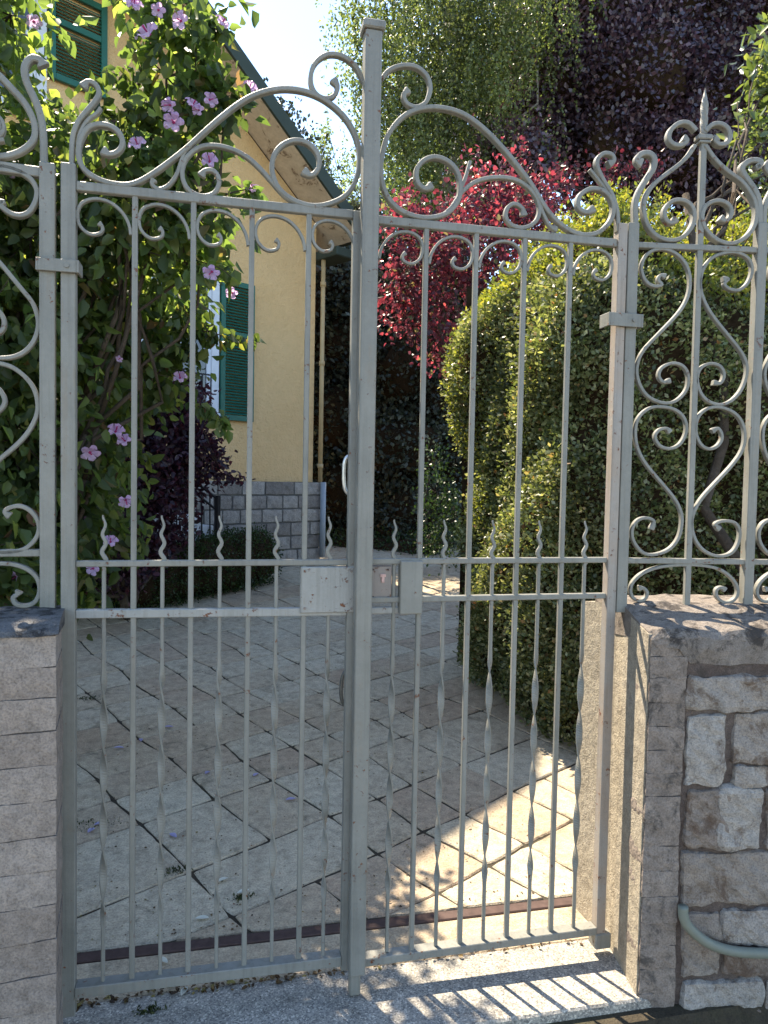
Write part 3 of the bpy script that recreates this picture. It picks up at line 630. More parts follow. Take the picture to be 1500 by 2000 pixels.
# ------------------------------------------------------------------ garden walls
def rough_box(mb, c, size, ax, amp, rs, cell=0.03, rnd=0.35):
    """stone block with rounded, uneven faces"""
    nxyz = [max(2, int(round(s / cell))) for s in size]; h = np.array(size) / 2
    ax = np.asarray(ax, float); idx = {}; V = []
    ph = [rs.uniform(0, 9) for _ in range(9)]
    def P(i, j, k):
        key = (i, j, k)
        if key in idx: return idx[key]
        q = np.array([(-1 + 2 * i / nxyz[0]) * h[0], (-1 + 2 * j / nxyz[1]) * h[1], (-1 + 2 * k / nxyz[2]) * h[2]])
        r = min(h) * rnd; inner = np.clip(q, -(h - r), h - r); d = q - inner; l = np.linalg.norm(d)
        if l > r: q = inner + d / l * r
        nn = d / l if l > 1e-6 else np.zeros(3)
        q = q + nn * amp * (math.sin(q[0] * 31 + ph[0]) * 0.5 + math.sin(q[2] * 37 + ph[1] + q[0] * 12) * 0.5 + math.sin(q[0] * 83 + q[2] * 71 + ph[2]) * 0.35 + rs.uniform(-.35, .35))
        idx[key] = len(V); V.append(np.asarray(c) + q @ ax); return idx[key]
    Fc = []
    for a in range(3):
        b1, b2 = (a + 1) % 3, (a + 2) % 3
        for side in (0, nxyz[a]):
            for i in range(nxyz[b1]):
                for j in range(nxyz[b2]):
                    f = []
                    for di, dj in ((0, 0), (1, 0), (1, 1), (0, 1)):
                        t = [0, 0, 0]; t[a] = side; t[b1] = i + di; t[b2] = j + dj; f.append(P(*t))
                    Fc.append(f if side else f[::-1])
    mb.add(V, Fc)
# right wall
wr = thing("garden_wall", "low stone garden wall and block pillar right of the gate, its jamb in the sun", "wall", (1.24, -0.2, -0.14))
rs = random.Random(3)
fk = -0.15; fe = np.array([1, fk, 0.0]); fe /= np.linalg.norm(fe); fn = np.array([-fe[1], fe[0], 0.0])
xf0, yf0 = 1.217, -0.208
def fp(u, v, z): return np.array([xf0, yf0, 0]) + fe * u + fn * v + np.array([0, 0, z])  # u along, v back
# pillar: courses of blocks (front skin) and the jamb
mb = MB(); z = -0.14; i = 0
pix = [2080, 2035, 1990, 1938, 1890, 1845, 1800, 1750, 1700, 1652, 1605, 1555, 1510, 1465, 1418, 1372, 1325, 1283, 1250]
zz = [float(at(1300, p, Y=-0.215)[2]) for p in pix]
for z0, z1 in zip(zz[:-1], zz[1:]):
    w = 0.108; d = 0.10
    rough_box(mb, fp(w / 2, d / 2 - rs.uniform(0, .002), (z0 + z1) / 2), (w, d, z1 - z0 - 0.0006), [fe, fn, [0, 0, 1]], 0.0032, rs, 0.013, 0.06)
mb.build("pillar", BLOCKR, wr)
mb = MB(); jambx = 1.2315
mb.add([(1.259, 0.05, -0.02), (1.2145, -0.199, -0.14), (1.2145, -0.199, 1.07), (1.259, 0.05, 1.118), (1.25, 0.262, -0.02), (1.25, 0.262, 1.09), (1.40, 0.262, -0.02), (1.40, 0.262, 1.09), (1.4, -0.21, 1.08), (1.4, -.21, -.1)],
       [[0, 1, 2, 3], [4, 0, 3, 5], [6, 4, 5, 7], [9, 6, 7, 8], [1, 9, 8, 2], [2, 8, 7, 5, 3]])
JAMB = m_stone("jamb_render", (0.30, 0.26, 0.20), (0.36, 0.315, 0.245), (0.42, 0.37, 0.30), island=0, stain=(0.16, 0.13, 0.09), stain_amt=0.35, s=1.4, bmp=0.9, pits=1.0)
mb.build("jamb", JAMB, wr)
# mortar body and rubble stones
mb = MB(); mb.prism([fp(0.10, 0.008, -0.14), fp(2.4, 0.008, -0.14), fp(2.4, 0.45, -0.14), fp(0.10, 0.45, -0.14)], (0, 0, 1.14)); mb.build("mortar", MORTAR, wr)
mb = MB(); kF = dict(Y=yf0, x0=xf0, k=fk)
stones = [(1340, 1322, 1530, 1386), (1338, 1398, 1414, 1535), (1432, 1394, 1560, 1490), (1337, 1546, 1425, 1655), (1400, 1540, 1488, 1655), (1436, 1497, 1560, 1534),
          (1497, 1545, 1580, 1655), (1334, 1668, 1570, 1768), (1334, 1784, 1407, 1906), (1410, 1778, 1570, 1845), (1412, 1856, 1570, 1902), (1334, 1920, 1486, 1968), (1492, 1915, 1590, 2010), (1334, 1974, 1430, 2030), (1436, 1974, 1486, 2030),
          (1545, 1322, 1700, 1386), (1570, 1394, 1640, 1530), (1650, 1394, 1760, 1530), (1590, 1545, 1700, 1655), (1580, 1668, 1700, 1768), (1580, 1784, 1700, 1900), (1600, 1915, 1720, 2010)]
def put_stone(u0, u1, zlo, zhi):
    ang = rs.uniform(-.02, .02); e2 = fe * math.cos(ang) + np.array([0, 0, 1]) * math.sin(ang); u2 = np.cross(e2, fn)
    rough_box(mb, fp((u0 + u1) / 2, 0.041 - rs.uniform(0, .008), (zlo + zhi) / 2), (u1 - u0, 0.09, zhi - zlo), [e2, fn, -u2 if u2[2] < 0 else u2], 0.0075, rs, 0.02, 0.24)
zrow = -0.13
while zrow < 0.93:
    hr = min(rs.uniform(.11, .17), 0.985 - zrow); u_ = 0.485 + rs.uniform(0, .02)
    while u_ < 2.35:
        w_ = rs.uniform(.13, .34); put_stone(u_, min(u_ + w_ - .008, 2.39), zrow, zrow + hr - .009); u_ += w_
    zrow += hr
stones = [q for q in stones if q[0] < 1500]
for x0_, y0_, x1_, y1_ in stones:
    a = at(x0_, y1_, **kF); b = at(x1_, y0_, **kF); u0 = (a[0] - xf0) / fe[0]; u1 = (b[0] - xf0) / fe[0]
    zlo, zhi = a[2], float(at(x0_, y0_, **kF)[2])
    ang = rs.uniform(-.02, .02); e2 = fe * math.cos(ang) + np.array([0, 0, 1]) * math.sin(ang); u2 = np.cross(e2, fn)
    rough_box(mb, fp((u0 + u1) / 2, 0.041 - rs.uniform(0, .008), (zlo + zhi) / 2), (u1 - u0 + .008, 0.09, zhi - zlo + .008), [e2, fn, -u2 if u2[2] < 0 else u2], 0.0075, rs, 0.014, 0.24)
sw = mb.build("stonework", STONE, wr)
# coping, sloping to the street
mb = MB(); z_b = 1.128; z_f = 1.076
n1 = 60; V = []; Fc = []; prof_c = [(0.0, 0.985), (-0.004, 1.03), (0.0, 1.062), (0.018, z_f + 0.006), (0.06, z_f + .014), (0.12, z_f + 0.03), (0.2, z_b), (0.34, z_b + 0.004), (0.45, z_b - 0.01), (0.46, 1.0)]
for i in range(n1 + 1):
    u = 0.0 + i * 2.4 / n1; first = 0.0
    for v, z in prof_c:
        dz = 0.004 * math.sin(u * 23 + v * 30) + rs.uniform(-.004, .004); dv = rs.uniform(-.004, .004)
        if v < 0.01 and u > 0.10: z = z - 0.0; dv += 0.004
        zz_ = z + dz if i else z - 0.006
        V.append(fp(u, v + dv, zz_ if not (v < 0.015 and z < 1.0 and u < 0.10) else 1.05))
m_ = len(prof_c)
for i in range(n1):
    for j in range(m_ - 1): Fc.append([i * m_ + j, (i + 1) * m_ + j, (i + 1) * m_ + j + 1, i * m_ + j + 1])
Fc.append(list(range(m_)))
mb.add(V, Fc); mb.build("coping", COPING, wr)
# left wall
wl = thing("garden_wall", "block pillar and garden wall left of the gate under a dark mossy cap", "wall", (-0.42, -0.22, -0.14))
lk_ = 0.12; le = np.array([1, lk_, 0.0]); le /= np.linalg.norm(le); ln_ = np.array([-le[1], le[0], 0.0])
c0 = at(111, 1500, Y=-0.215); 
def lp(u, v, z): return np.array([c0[0], -0.215, 0]) - le * u + ln_ * v + np.array([0, 0, z])
pix = [2110, 2040, 1968, 1900, 1833, 1765, 1698, 1632, 1562, 1493, 1427, 1362, 1302, 1240]
zz = [float(at(110, p, Y=-0.215)[2]) for p in pix]; mb = MB()
for i, (z0, z1) in enumerate(zip(zz[:-1], zz[1:])):
    cuts = [0, 0.148, 0.45, 0.75, 1.05, 1.4] if i % 2 else [0, 0.30, 0.6, 0.9, 1.2, 1.5]
    for u0, u1 in zip(cuts[:-1], cuts[1:]):
        rough_box(mb, lp((u0 + u1) / 2, 0.11 - rs.uniform(0, .002), (z0 + z1) / 2), (u1 - u0 - 0.0015, 0.22, z1 - z0 - 0.0012), [le, ln_, [0, 0, 1]], 0.0022, rs, 0.018, 0.035)
mb.build("pillar", BLOCK, wl)
mb = MB(); mb.prism([lp(0.006, 0.006, -0.14), lp(1.5, 0.006, -0.14), lp(1.5, 0.20, -0.14), lp(0.006, 0.20, -0.14)], (0, 0, zz[-1] + 0.135))
JOINTL = m_stone("pillar_joint_mortar", (0.11, 0.088, 0.077), (0.15, 0.125, 0.11), (0.18, 0.15, 0.135), island=0, s=2, stain_amt=0.4)
mb.build("mortar", JOINTL, wl)
V = []; Fc = []; ztopl = 1.148; prl = [(-0.004, zz[-1] + 0.003), (-0.008, 1.118), (0.004, 1.128), (0.04, 1.136), (0.10, ztopl - .004), (0.2, ztopl), (0.26, ztopl - .004), (0.27, zz[-1] - .02)]
for i in range(31):
    u = -0.004 + i * 1.5 / 30
    for v, z in prl: V.append(lp(u, v + rs.uniform(-.003, .003), z + rs.uniform(-.004, .004)))
m_ = len(prl)
for i in range(30):
    for j in range(m_ - 1): Fc.append([i * m_ + j, i * m_ + j + 1, (i + 1) * m_ + j + 1, (i + 1) * m_ + j])
Fc.append(list(range(m_))[::-1])
mesh_obj("coping", V, Fc, m_stone("mossy_cap", (0.10, 0.097, 0.097), (0.15, 0.146, 0.145), (0.24, 0.232, 0.228), island=0, lo=0.50, stain=(0.03, 0.029, 0.029), stain_amt=0.9, s=2.5, bmp=1.0), wl)
# pipe clipped to the right wall
mb = MB(); P = spline([at(x, y, Y=yf0 - 0.03, x0=xf0, k=fk) for x, y in ((1334, 1770), (1336, 1795), (1352, 1818), (1380, 1840), (1412, 1853), (1450, 1860), (1500, 1862), (1560, 1862), (1640, 1860))])
mb.tube(P, 0.0145, 14); o = mb.build("wall_pipe", PIPEG, None, True); tag(o, "bent grey-green pipe fixed across the foot of the right stone wall", "pipe")

# ------------------------------------------------------------------ house
HC = np.array([1.08, 6.5]); az = R_(57); hw = np.array([math.sin(az), math.cos(az)]); hn = np.array([math.cos(az), -math.sin(az)])
def hp(u, off, z): q = HC + hw * u + hn * off; return np.array([q[0], q[1], z])
HX = [np.array([hw[0], hw[1], 0]), np.array([-hn[0], -hn[1], 0]), np.array([0, 0, 1.0])]
def house_uv(px, py, off=0.0):
    d = ray(px, py); o = np.array([0, -D]); Q = HC + hn * off; t = ((Q - o) @ hn) / (d[:2] @ hn); p = np.array([0, -D, EYE]) + d * t
    return float((p[:2] - HC) @ hw), float(p[2])
ho = thing("yellow_house", "yellow rendered house with green shutters, grey stone base and half-hipped roof behind the drive", "house", (HC[0], HC[1], 0.57))
SL = 0.744; UE = 0.28; UH = -1.80; OFF = 0.45
zeave = 4.37; z_at = lambda u: zeave + SL * (UE - u)          # top of roof slope
zh = z_at(UH); UM = -4.0; zridge = z_at(UM); hipr = 0.95; offr = OFF - (zridge - zh) / hipr
ubot = lambda u: z_at(u) - 0.17
wall_poly = [hp(-8, 0, 0.4), hp(0, 0, 0.4), hp(0, 0, ubot(0) - .01), hp(UH, 0, ubot(UH) - .01), hp(2 * UM - UH, 0, ubot(UH) - .01), hp(-8, 0, ubot(0) - .01)]
mb = MB(); mb.prism(wall_poly, np.array([-hn[0], -hn[1], 0]) * 7.5); mb.build("wall", YELLOW, ho)
mb = MB(); T = np.array([0, 0, -0.165])
A = hp(UE, OFF, z_at(UE)); B = hp(UH, OFF, zh); Cc = hp(UM, offr, zridge); Dd = hp(UM, -8, zridge); E_ = hp(UE, -8, z_at(UE))
B2 = hp(2 * UM - UH, OFF, zh); A2 = hp(2 * UM - UE, OFF, z_at(UE)); E2 = hp(2 * UM - UE, -8, z_at(UE))
mb.prism([A, E_, Dd, Cc, B], T * 0.25); mb.prism([A2, B2, Cc, Dd, E2], T * 0.25); mb.prism([B, Cc, B2], T * 0.25)
roof = mb.build("roof", TILE, ho)
# verge board following the rake, half-hip gutter board and eave board
def board(p, q, h, t, outv, name, m, parent, drop=0.0):
    p = np.asarray(p) + [0, 0, -drop]; q = np.asarray(q) + [0, 0, -drop]; ov = np.asarray(outv) * t
    mb = MB(); mb.add([p, q, q + [0, 0, -h], p + [0, 0, -h], p + ov, q + ov, q + ov + [0, 0, -h], p + ov + [0, 0, -h]], [[0, 1, 2, 3], [7, 6, 5, 4], [0, 4, 5, 1], [1, 5, 6, 2], [2, 6, 7, 3], [3, 7, 4, 0]])
    return mb.build(name, m, parent)
hn3 = np.array([hn[0], hn[1], 0]); hw3 = np.array([hw[0], hw[1], 0])
board(A + [0, 0, .01], B + [0, 0, .01], 0.175, 0.03, hn3, "verge_board", VERGE, ho)
board(A2 + [0, 0, .01], B2 + [0, 0, .01], 0.175, 0.03, hn3, "verge_board", VERGE, ho)
board(B + [0, 0, .01], B2 + [0, 0, .01], 0.16, 0.06, hn3, "gutter", VERGE, ho)
board(A + [0, 0, -.02], E_ + [0, 0, -.02], 0.12, 0.10, hw3, "gutter", VERGE, ho)
mb = MB(); Ts = np.array([0, 0, -0.02]); dz = np.array([0, 0, -0.145])
def ins_(u, off): return hp(u, off, z_at(u)) + dz
mb.prism([ins_(UE - .01, OFF - .005), ins_(UE - .01, 0.0), ins_(UH, 0.0), ins_(UH, OFF - .005)], Ts)
mb.prism([ins_(UE - .01, -0.004), ins_(UE - .01, -7.5), ins_(0.002, -7.5), ins_(0.002, -.004)], Ts)
zz0 = zh - 0.145; mb.prism([hp(UH - .004, OFF - .005, zz0), hp(UH - .004, 0.0, zz0), hp(2 * UM - UH, 0.0, zz0), hp(2 * UM - UH, OFF - .005, zz0)], Ts)
mb.build("soffit", SOFFIT, ho)
# dark bracket and gutter end at the eave corner
mb = MB(); mb.box(hp(0.15, 0.1, 4.05), (0.28, 0.5, 0.10), HX, 0.01); mb.build("eave_bracket", VERGE, ho)
# stone base of squared blocks
zb1 = 1.462; z_ = 0.46; rows_h = [0.165, 0.15, 0.17, 0.145, 0.15, 0.132]
mb = MB(); mb.box(hp(-4.0, 0.022, (0.4 + zb1) / 2), (8.09, 0.09, zb1 - 0.41), HX); bs = mb.build("base_mortar", BASEMO, ho)
mb = MB(); zc_ = 0.55; hs = (zb1 - zc_) / 6
for r in range(6):
    h = (zb1 - zc_) / 6; u = 0.07
    z0 = zc_ + r * h
    while u > -4.5:
        w_ = rs.choice([0.16, 0.22, 0.28, 0.34]) if r < 5 else rs.choice([0.3, 0.4]); u1 = u - w_
        rough_box(mb, hp((u + u1) / 2, 0.055, z0 + h / 2), (w_ - 0.014, 0.05, h - 0.014), HX, 0.004, rs, 0.05, 0.4); u = u1
mb.build("stone_base", BASEST, ho)
def louver_shutter(u0, u1, z0, z1, parent, off=0.035):
    fw = 0.055; mb = MB(); t = 0.036
    uc = (u0 + u1) / 2; zc = (z0 + z1) / 2
    for u in (u0 + fw / 2, u1 - fw / 2): mb.box(hp(u, off, zc), (fw, t, z1 - z0), HX, 0.003)
    mids = [z0 + fw / 2, z1 - fw / 2, z0 + (z1 - z0) * 0.62]
    for z in mids: mb.box(hp(uc, off, z), (u1 - u0 - 2 * fw, t * 0.9, fw), HX, 0.003)
    s = mb.build("shutter", GREENSH, parent)
    mb = MB(); z = z0 + fw + 0.02; tl_ = R_(38)
    axs = [HX[0], HX[1] * math.cos(tl_) + HX[2] * math.sin(tl_), -HX[1] * math.sin(tl_) + HX[2] * math.cos(tl_)]
    while z < z1 - fw - 0.01:
        if abs(z - mids[2]) > fw / 2 + .005: mb.box(hp(uc, off, z), (u1 - u0 - 2 * fw, 0.034, 0.006), axs)
        z += 0.03
    mb.build("slats", GREENSH, s); return s
def window(u0, u1, z0, z1, parent):
    mb = MB(); fw = 0.085
    mb.box(hp((u0 + u1) / 2, 0.012, z0 - 0.05), (u1 - u0 + 0.16, 0.14, 0.08), HX, 0.006)
    for u in (u0 - fw / 2, u1 + fw / 2): mb.box(hp(u, 0.014, (z0 + z1) / 2), (fw, 0.05, z1 - z0), HX, 0.004)
    mb.box(hp((u0 + u1) / 2, 0.014, z1 + fw / 2), (u1 - u0 + 2 * fw, 0.05, fw), HX, 0.004)
    w_ = mb.build("window", WHITEP, parent)
    mb = MB(); uc = (u0 + u1) / 2
    for u in (u0 + .025, uc, u1 - .025): mb.box(hp(u, 0.008, (z0 + z1) / 2), (0.05, 0.03, z1 - z0), HX, 0.003)
    for z in (z0 + .025, z0 + (z1 - z0) * .6, z1 - .025): mb.box(hp(uc, 0.008, z), (u1 - u0 - .05, 0.026, 0.05), HX, 0.003)
    mb.build("frame", WHITEP, w_)
    mb = MB(); mb.box(hp(uc, 0.004, (z0 + z1) / 2), (u1 - u0, 0.006, z1 - z0), HX); mb.build("pane", GLASS, w_)
    return w_
ua, za = house_uv(428, 545); ub, zb = house_uv(487, 824)
louver_shutter(ua, ub + .02, 2.09, 3.53, ho); window(ua - 0.80, ua - 0.10, 2.16, 3.45, ho); louver_shutter(ua - 1.25, ua - 0.90, 2.09, 3.53, ho)
# little iron window guard
mb = MB(); uo = ua - 0.45
for z in (2.22, 2.52): mb.box(hp(uo, 0.10, z), (0.62, 0.015, 0.015), HX)
for i in range(7): mb.box(hp(uo - 0.3 + i * 0.1, 0.10, 2.37), (0.01, 0.01, 0.29), HX)
mb.build("window_guard", DARKM, ho)
u1_, z1_ = house_uv(205, 170); u0_, z0_ = house_uv(85, 170)
louver_shutter(u0_ + .03, u1_, 4.86, 5.66, ho); window(u0_ - 0.75, u0_ - 0.07, 4.55, 5.58, ho); louver_shutter(u0_ - 1.35, u0_ - 0.86, 4.5, 5.66, ho)
# downpipe
mb = MB(); mb.tube([hp(0.055, 0.07, 4.0), hp(0.055, 0.07, 1.46)], 0.026, 12, True)
for z in (1.62, 2.8, 3.7): mb.tube([hp(0.055, 0.07, z), hp(0.055, 0.07, z + .05)], 0.034, 12)
dp = mb.build("downpipe", PIPEM, ho, True)
mb = MB(); mb.tube([hp(0.06, 0.12, 1.459), hp(0.06, 0.12, 0.59)], 0.034, 12); mb.build("pipe_foot", PIPEB, dp, True)
# iron stair railing and white door steps left of the corner
st = thing("stair_railing", "small black iron stair railing in front of the house's stone base", "railing", tuple(hp(-1.4, 0.5, 0.57)))
mb = MB()
def hb(px, py, off=0.5):
    u, z = house_uv(px, py, off); return hp(u, off, z)
mb.tube([hb(425, 968), hb(424, 1055)], 0.03, 8); mb.build("post", DARKM, st)
mb = MB(); mb.tube([hb(330, 905), hb(378, 938), hb(425, 975)], 0.014, 6); mb.tube([hb(330, 930), hb(378, 960), hb(425, 998)], 0.012, 6); mb.build("handrail", DARKM, st)
for p in (345, 362, 378, 394, 410):
    mb = MB(); yy = 905 + (p - 330) * 0.74; mb.tube([hb(p, yy), hb(p, yy + 115)], 0.008, 6); mb.build("baluster", DARKM, st)
mb = MB(); mb.box(hp(-2.5, 0.25, 0.86), (1.5, 0.4, 0.58), HX, 0.02); mb.box(hp(-1.68, 0.25, 0.80), (0.13, 0.4, 0.46), HX, 0.01)
o = mb.build("white_steps", WHITEP); tag(o, "white painted steps rising to the house behind the purple shrub", "steps")

# ------------------------------------------------------------------ foliage
def leaf_mesh(pts, size, dirs=None, kind='ovate', aspect=0.5, fold=0.35, jitter=1.0, bias=None):
    """leaves at pts (N,3): 'ovate' = folded 6-vertex leaf, 'quad' = diamond; bias = preferred face direction"""
    n = len(pts); size = np.broadcast_to(size, (n,))[:, None]
    d = rng.normal(size=(n, 3)) * jitter
    if dirs is not None: d = d + dirs
    d /= np.linalg.norm(d, axis=1)[:, None]
    nn = rng.normal(size=(n, 3))
    if bias is not None: nn = nn * 0.8 + bias
    s = np.cross(d, nn); s /= np.linalg.norm(s, axis=1)[:, None] + 1e-9; up = np.cross(s, d)
    if kind == 'quad':
        V = np.stack([pts, pts + d * size * 0.5 + s * size * aspect / 2, pts + d * size, pts + d * size * 0.5 - s * size * aspect / 2], 1).reshape(-1, 3)
        return V, np.arange(4 * n).reshape(n, 4)
    a = aspect / 2
    K = [(0, 0, 0), (a, .30, fold * a), (a * .8, .68, fold * a * .8 - .05), (0, 1, -.12), (-a * .8, .68, fold * a * .8 - .05), (-a, .30, fold * a)]
    V = np.stack([pts + s * size * k[0] + d * size * k[1] + up * size * k[2] for k in K], 1).reshape(-1, 3)
    b = np.arange(n)[:, None] * 6
    return V, np.concatenate([b + [0, 1, 2, 3], b + [0, 3, 4, 5]], 0)
def blob_points(c, r, n, shell=0.55, squash=(1, 1, 1)):
    d = rng.normal(size=(n, 3)); d /= np.linalg.norm(d, axis=1)[:, None]
    rad = r * (shell + (1 - shell) * rng.random(n) ** 0.6)
    return np.asarray(c) + d * rad[:, None] * np.array(squash), d
def clumps(c, r, ntw, per, twig, squash=(1, 1, 1), shell=0.45):
    """twig-sized clumps scattered through a rounded volume"""
    T, d = blob_points(c, r, ntw, shell, squash); P = []; Dn = []
    for t, dd in zip(T, d):
        q = t + rng.normal(size=(per, 3)) * twig; P.append(q); Dn.append(np.repeat(dd[None], per, 0))
    return np.concatenate(P), np.concatenate(Dn), T
def px_at(px, py, Y): return at(px, py, Y)
def limb(mb, p, q, r0, r1, wob=0.08, n=7):
    p = np.asarray(p, float); q = np.asarray(q, float); t = np.linspace(0, 1, n)[:, None]; P = p + (q - p) * t
    P[1:-1] += rng.normal(size=(n - 2, 3)) * wob * np.linalg.norm(q - p) * 0.25
    mb.tube(P, np.linspace(r0, r1, n), 7)

# hibiscus in flower, left
hb_ = thing("hibiscus_bush", "tall rose-of-sharon bush with lilac flowers filling the left of the garden behind the gate", "bush", (-1.1, 1.9, 0.0))
HB = [(20, 30, 1.5, .26, .9), (130, 290, 1.9, .22, .8), (60, 330, 1.5, .22, .8), (300, 10, 1.2, .15, 1), (385, 60, 1.2, .14, 1), (325, 150, 1.2, .19, 1), (240, 330, 1.3, .29, 1), (395, 215, 1.15, .12, .8), (440, 190, 1.15, .06, .6), (250, 215, 1.3, .14, .8),
      (335, 320, 1.2, .20, 1), (60, 460, 1.5, .38, 1), (290, 440, 1.3, .27, 1), (385, 420, 1.2, .14, .9), (160, 520, 1.7, .40, 1), (300, 570, 2, .34, 1), (390, 510, 1.4, .11, .7), (350, 640, 2.1, .2, .9),
      (50, 640, 1.5, .40, 1), (200, 690, 1.9, .36, 1), (300, 730, 2.1, .22, .9), (50, 850, 1.5, .38, 1), (180, 870, 1.9, .26, .9), (100, 1010, 1.7, .32, .9), (30, 1080, 1.5, .25, 1), (190, 1030, 1.9, .2, .8), (120, 1150, 1.8, .2, .7), (240, 960, 2.2, .12, .6),
      (-150, 300, 1.4, .6, 1), (-150, 700, 1.4, .6, 1), (-120, 1050, 1.4, .5, 1)]
P = []; Dn = []; TW = []; mbr = MB()
base = np.array([-1.1, 1.9, 0.05])
for px, py, Y, r, dens in HB:
    c = px_at(px, py, Y); nt_ = int(76 * dens * (r / 0.3) ** 2) + 6
    p, d, T_ = clumps(c, r, nt_, 7, 0.045, (1, 0.9, 1.05), 0.25); P.append(p); Dn.append(d); TW.append(T_)
    mid = base + (c - base) * 0.5 + np.array([0, 0, 0.15]); limb(mbr, base + rng.normal(size=3) * [.08, .08, 0], mid, 0.02, 0.012, 0.1); limb(mbr, mid, c, 0.012, 0.005, 0.2)
    for q in T_[:max(3, nt_ // 9)]: limb(mbr, c, q, 0.004, 0.0015, 0.2, 4)
# thin sprigs reaching out in front of the house wall
SPR = [[(370, 640), (420, 652), (470, 662), (505, 655)], [(370, 790), (410, 800), (430, 815), (432, 840)], [(380, 30), (420, 45), (432, 52)], [(420, 200), (460, 190), (490, 185)], [(360, 540), (420, 520), (455, 545)], [(300, 100), (290, 40), (285, 0)],
       [(200, 820), (260, 870), (290, 900)], [(440, 380), (480, 370), (497, 372)]]
for s_ in SPR:
    Q = spline(np.array([px_at(x, y, 2.0 if s_[0][1] > 560 else 1.2) for x, y in s_])); mbr.tube(Q, np.linspace(0.004, 0.0015, len(Q)), 5)
    q = np.repeat(Q, 2, 0) + rng.normal(size=(len(Q) * 2, 3)) * 0.014; P.append(q); Dn.append(np.tile([0.3, -0.2, -0.8], (len(q), 1)))
P = np.concatenate(P); Dn = np.concatenate(Dn)
sz = rng.uniform(0.04, 0.09, len(P))
V, Fc = leaf_mesh(P, sz, Dn * 0.5 + np.array([0, 0, -0.7]), 'ovate', 0.62, 0.5, 0.6)
mesh_obj("foliage", V, Fc, HIBL, hb_); mbr.build("trunk", BARK, hb_, True)
print("hibiscus leaves", len(P))
def flower_mesh():
    mb = MB()
    for k in range(5):
        a = k * 2 * math.pi / 5; ca, sa = math.cos(a), math.sin(a); rowsP = []
        for (r, w, z) in ((0.004, 0.003, 0), (0.018, 0.014, 0.010), (0.034, 0.020, 0.018), (0.046, 0.013, 0.016), (0.051, 0.004, 0.012)):
            rowsP.append([(ca * r - sa * u, sa * r + ca * u, z + 0.004 * math.cos(u * 300) + rng.uniform(-.0015, .0015)) for u in (-w, 0, w)])
        V = [p for rw in rowsP for p in rw]; Fc = [[i * 3 + j, i * 3 + j + 1, i * 3 + j + 4, i * 3 + j + 3] for i in range(4) for j in range(2)]
        mb.add(V, Fc)
    return mb
FM = flower_mesh(); fme = bpy.data.meshes.new("flower"); fme.from_pydata(FM.v, [], FM.f); fme.materials.append(PETAL); fme.update()
HM = MB(); HM.tube([(0, 0, 0.0), (0, 0, 0.006)], [0.011, 0.006], 8); HM.tube([(0, 0, 0.004), (0, 0, 0.03)], [0.0025, 0.004], 6)
hme = bpy.data.meshes.new("flower_heart"); hme.from_pydata(HM.v, [], HM.f); hme.materials.append(PETALC); hme.update()
FL = [(292, 70, 1.35), (355, 42, .9), (262, 15, .8), (335, 205, .85), (340, 240, 1.0), (270, 285, .9), (487, 175, .75), (495, 375, .85), (175, 883, 1.05), (225, 845, .9), (245, 862, .8), (352, 740, .85), (245, 975, .85), (430, 48, .8), (66, 42, .8), (32, 1125, .75), (183, 1110, .8),
      (410, 318, .8), (408, 195, .8), (375, 208, .9), (455, 572, .8), (415, 530, .9), (216, 1060, .8), (20, 345, .8), (255, 10, .8), (310, 20, .7), (390, 215, .7), (235, 700, .5)]
for px, py, s_ in FL:
    Yf = 1.0 if py < 560 and px > 200 else 1.35
    if px > 320 and py > 560: Yf = 1.7
    if (px, py) in ((487, 175), (495, 375)): Yf = 1.2
    fo = link(bpy.data.objects.new("flower", fme)); fo.parent = hb_; q = px_at(px, py, Yf) - org(hb_); fo.location = q
    di = Vector((random.uniform(-.9, .9), -1, random.uniform(-.7, .9))); fo.rotation_euler = di.to_track_quat('Z', 'Y').to_euler(); fo.scale = (s_ * .85, s_ * random.uniform(.6, .85), s_ * random.uniform(.8, 2.0))
    h_ = link(bpy.data.objects.new("flower_heart", hme)); h_.parent = fo; h_.location = (0, 0, 0.002)

# purple shrub
pu = thing("purple_shrub", "dark purple-leaved shrub between the hibiscus and the house wall", "shrub", (-0.7, 4.2, 0.33))
P = []; Dn = []; mbr = MB()
for px, py, Y, r in [(290, 820, 4.2, .42), (350, 800, 4.3, .28), (250, 930, 4.0, .5), (330, 900, 4.2, .42), (385, 880, 4.2, .24), (300, 1020, 4.1, .35), (220, 1050, 4.0, .45), (320, 760, 4.2, .25), (150, 950, 3.9, .5), (60, 1000, 3.8, .5)]:
    c = px_at(px, py, Y); p, d, T_ = clumps(c, r, int(200 * (r / .4) ** 2), 8, 0.05, shell=0.3); P.append(p); Dn.append(d); limb(mbr, (-0.7, 4.2, 0.33), c, 0.025, 0.008, 0.15)
for s_ in [[(380, 850), (420, 900), (450, 930), (475, 935)], [(380, 800), (405, 860), (425, 905)], [(370, 900), (410, 935), (440, 935)]]:
    Q = spline(np.array([px_at(x, y, 4.0) for x, y in s_])); mbr.tube(Q, 0.004, 5); q = np.repeat(Q, 4, 0) + rng.normal(size=(len(Q) * 4, 3)) * 0.03; P.append(q); Dn.append(np.zeros((len(q), 3)))
P = np.concatenate(P); Dn = np.concatenate(Dn); V, Fc = leaf_mesh(P, rng.uniform(.035, .065, len(P)), Dn * .6, 'ovate', 0.6); mesh_obj("foliage", V, Fc, PURL, pu); mbr.build("trunk", BARK, pu, True)

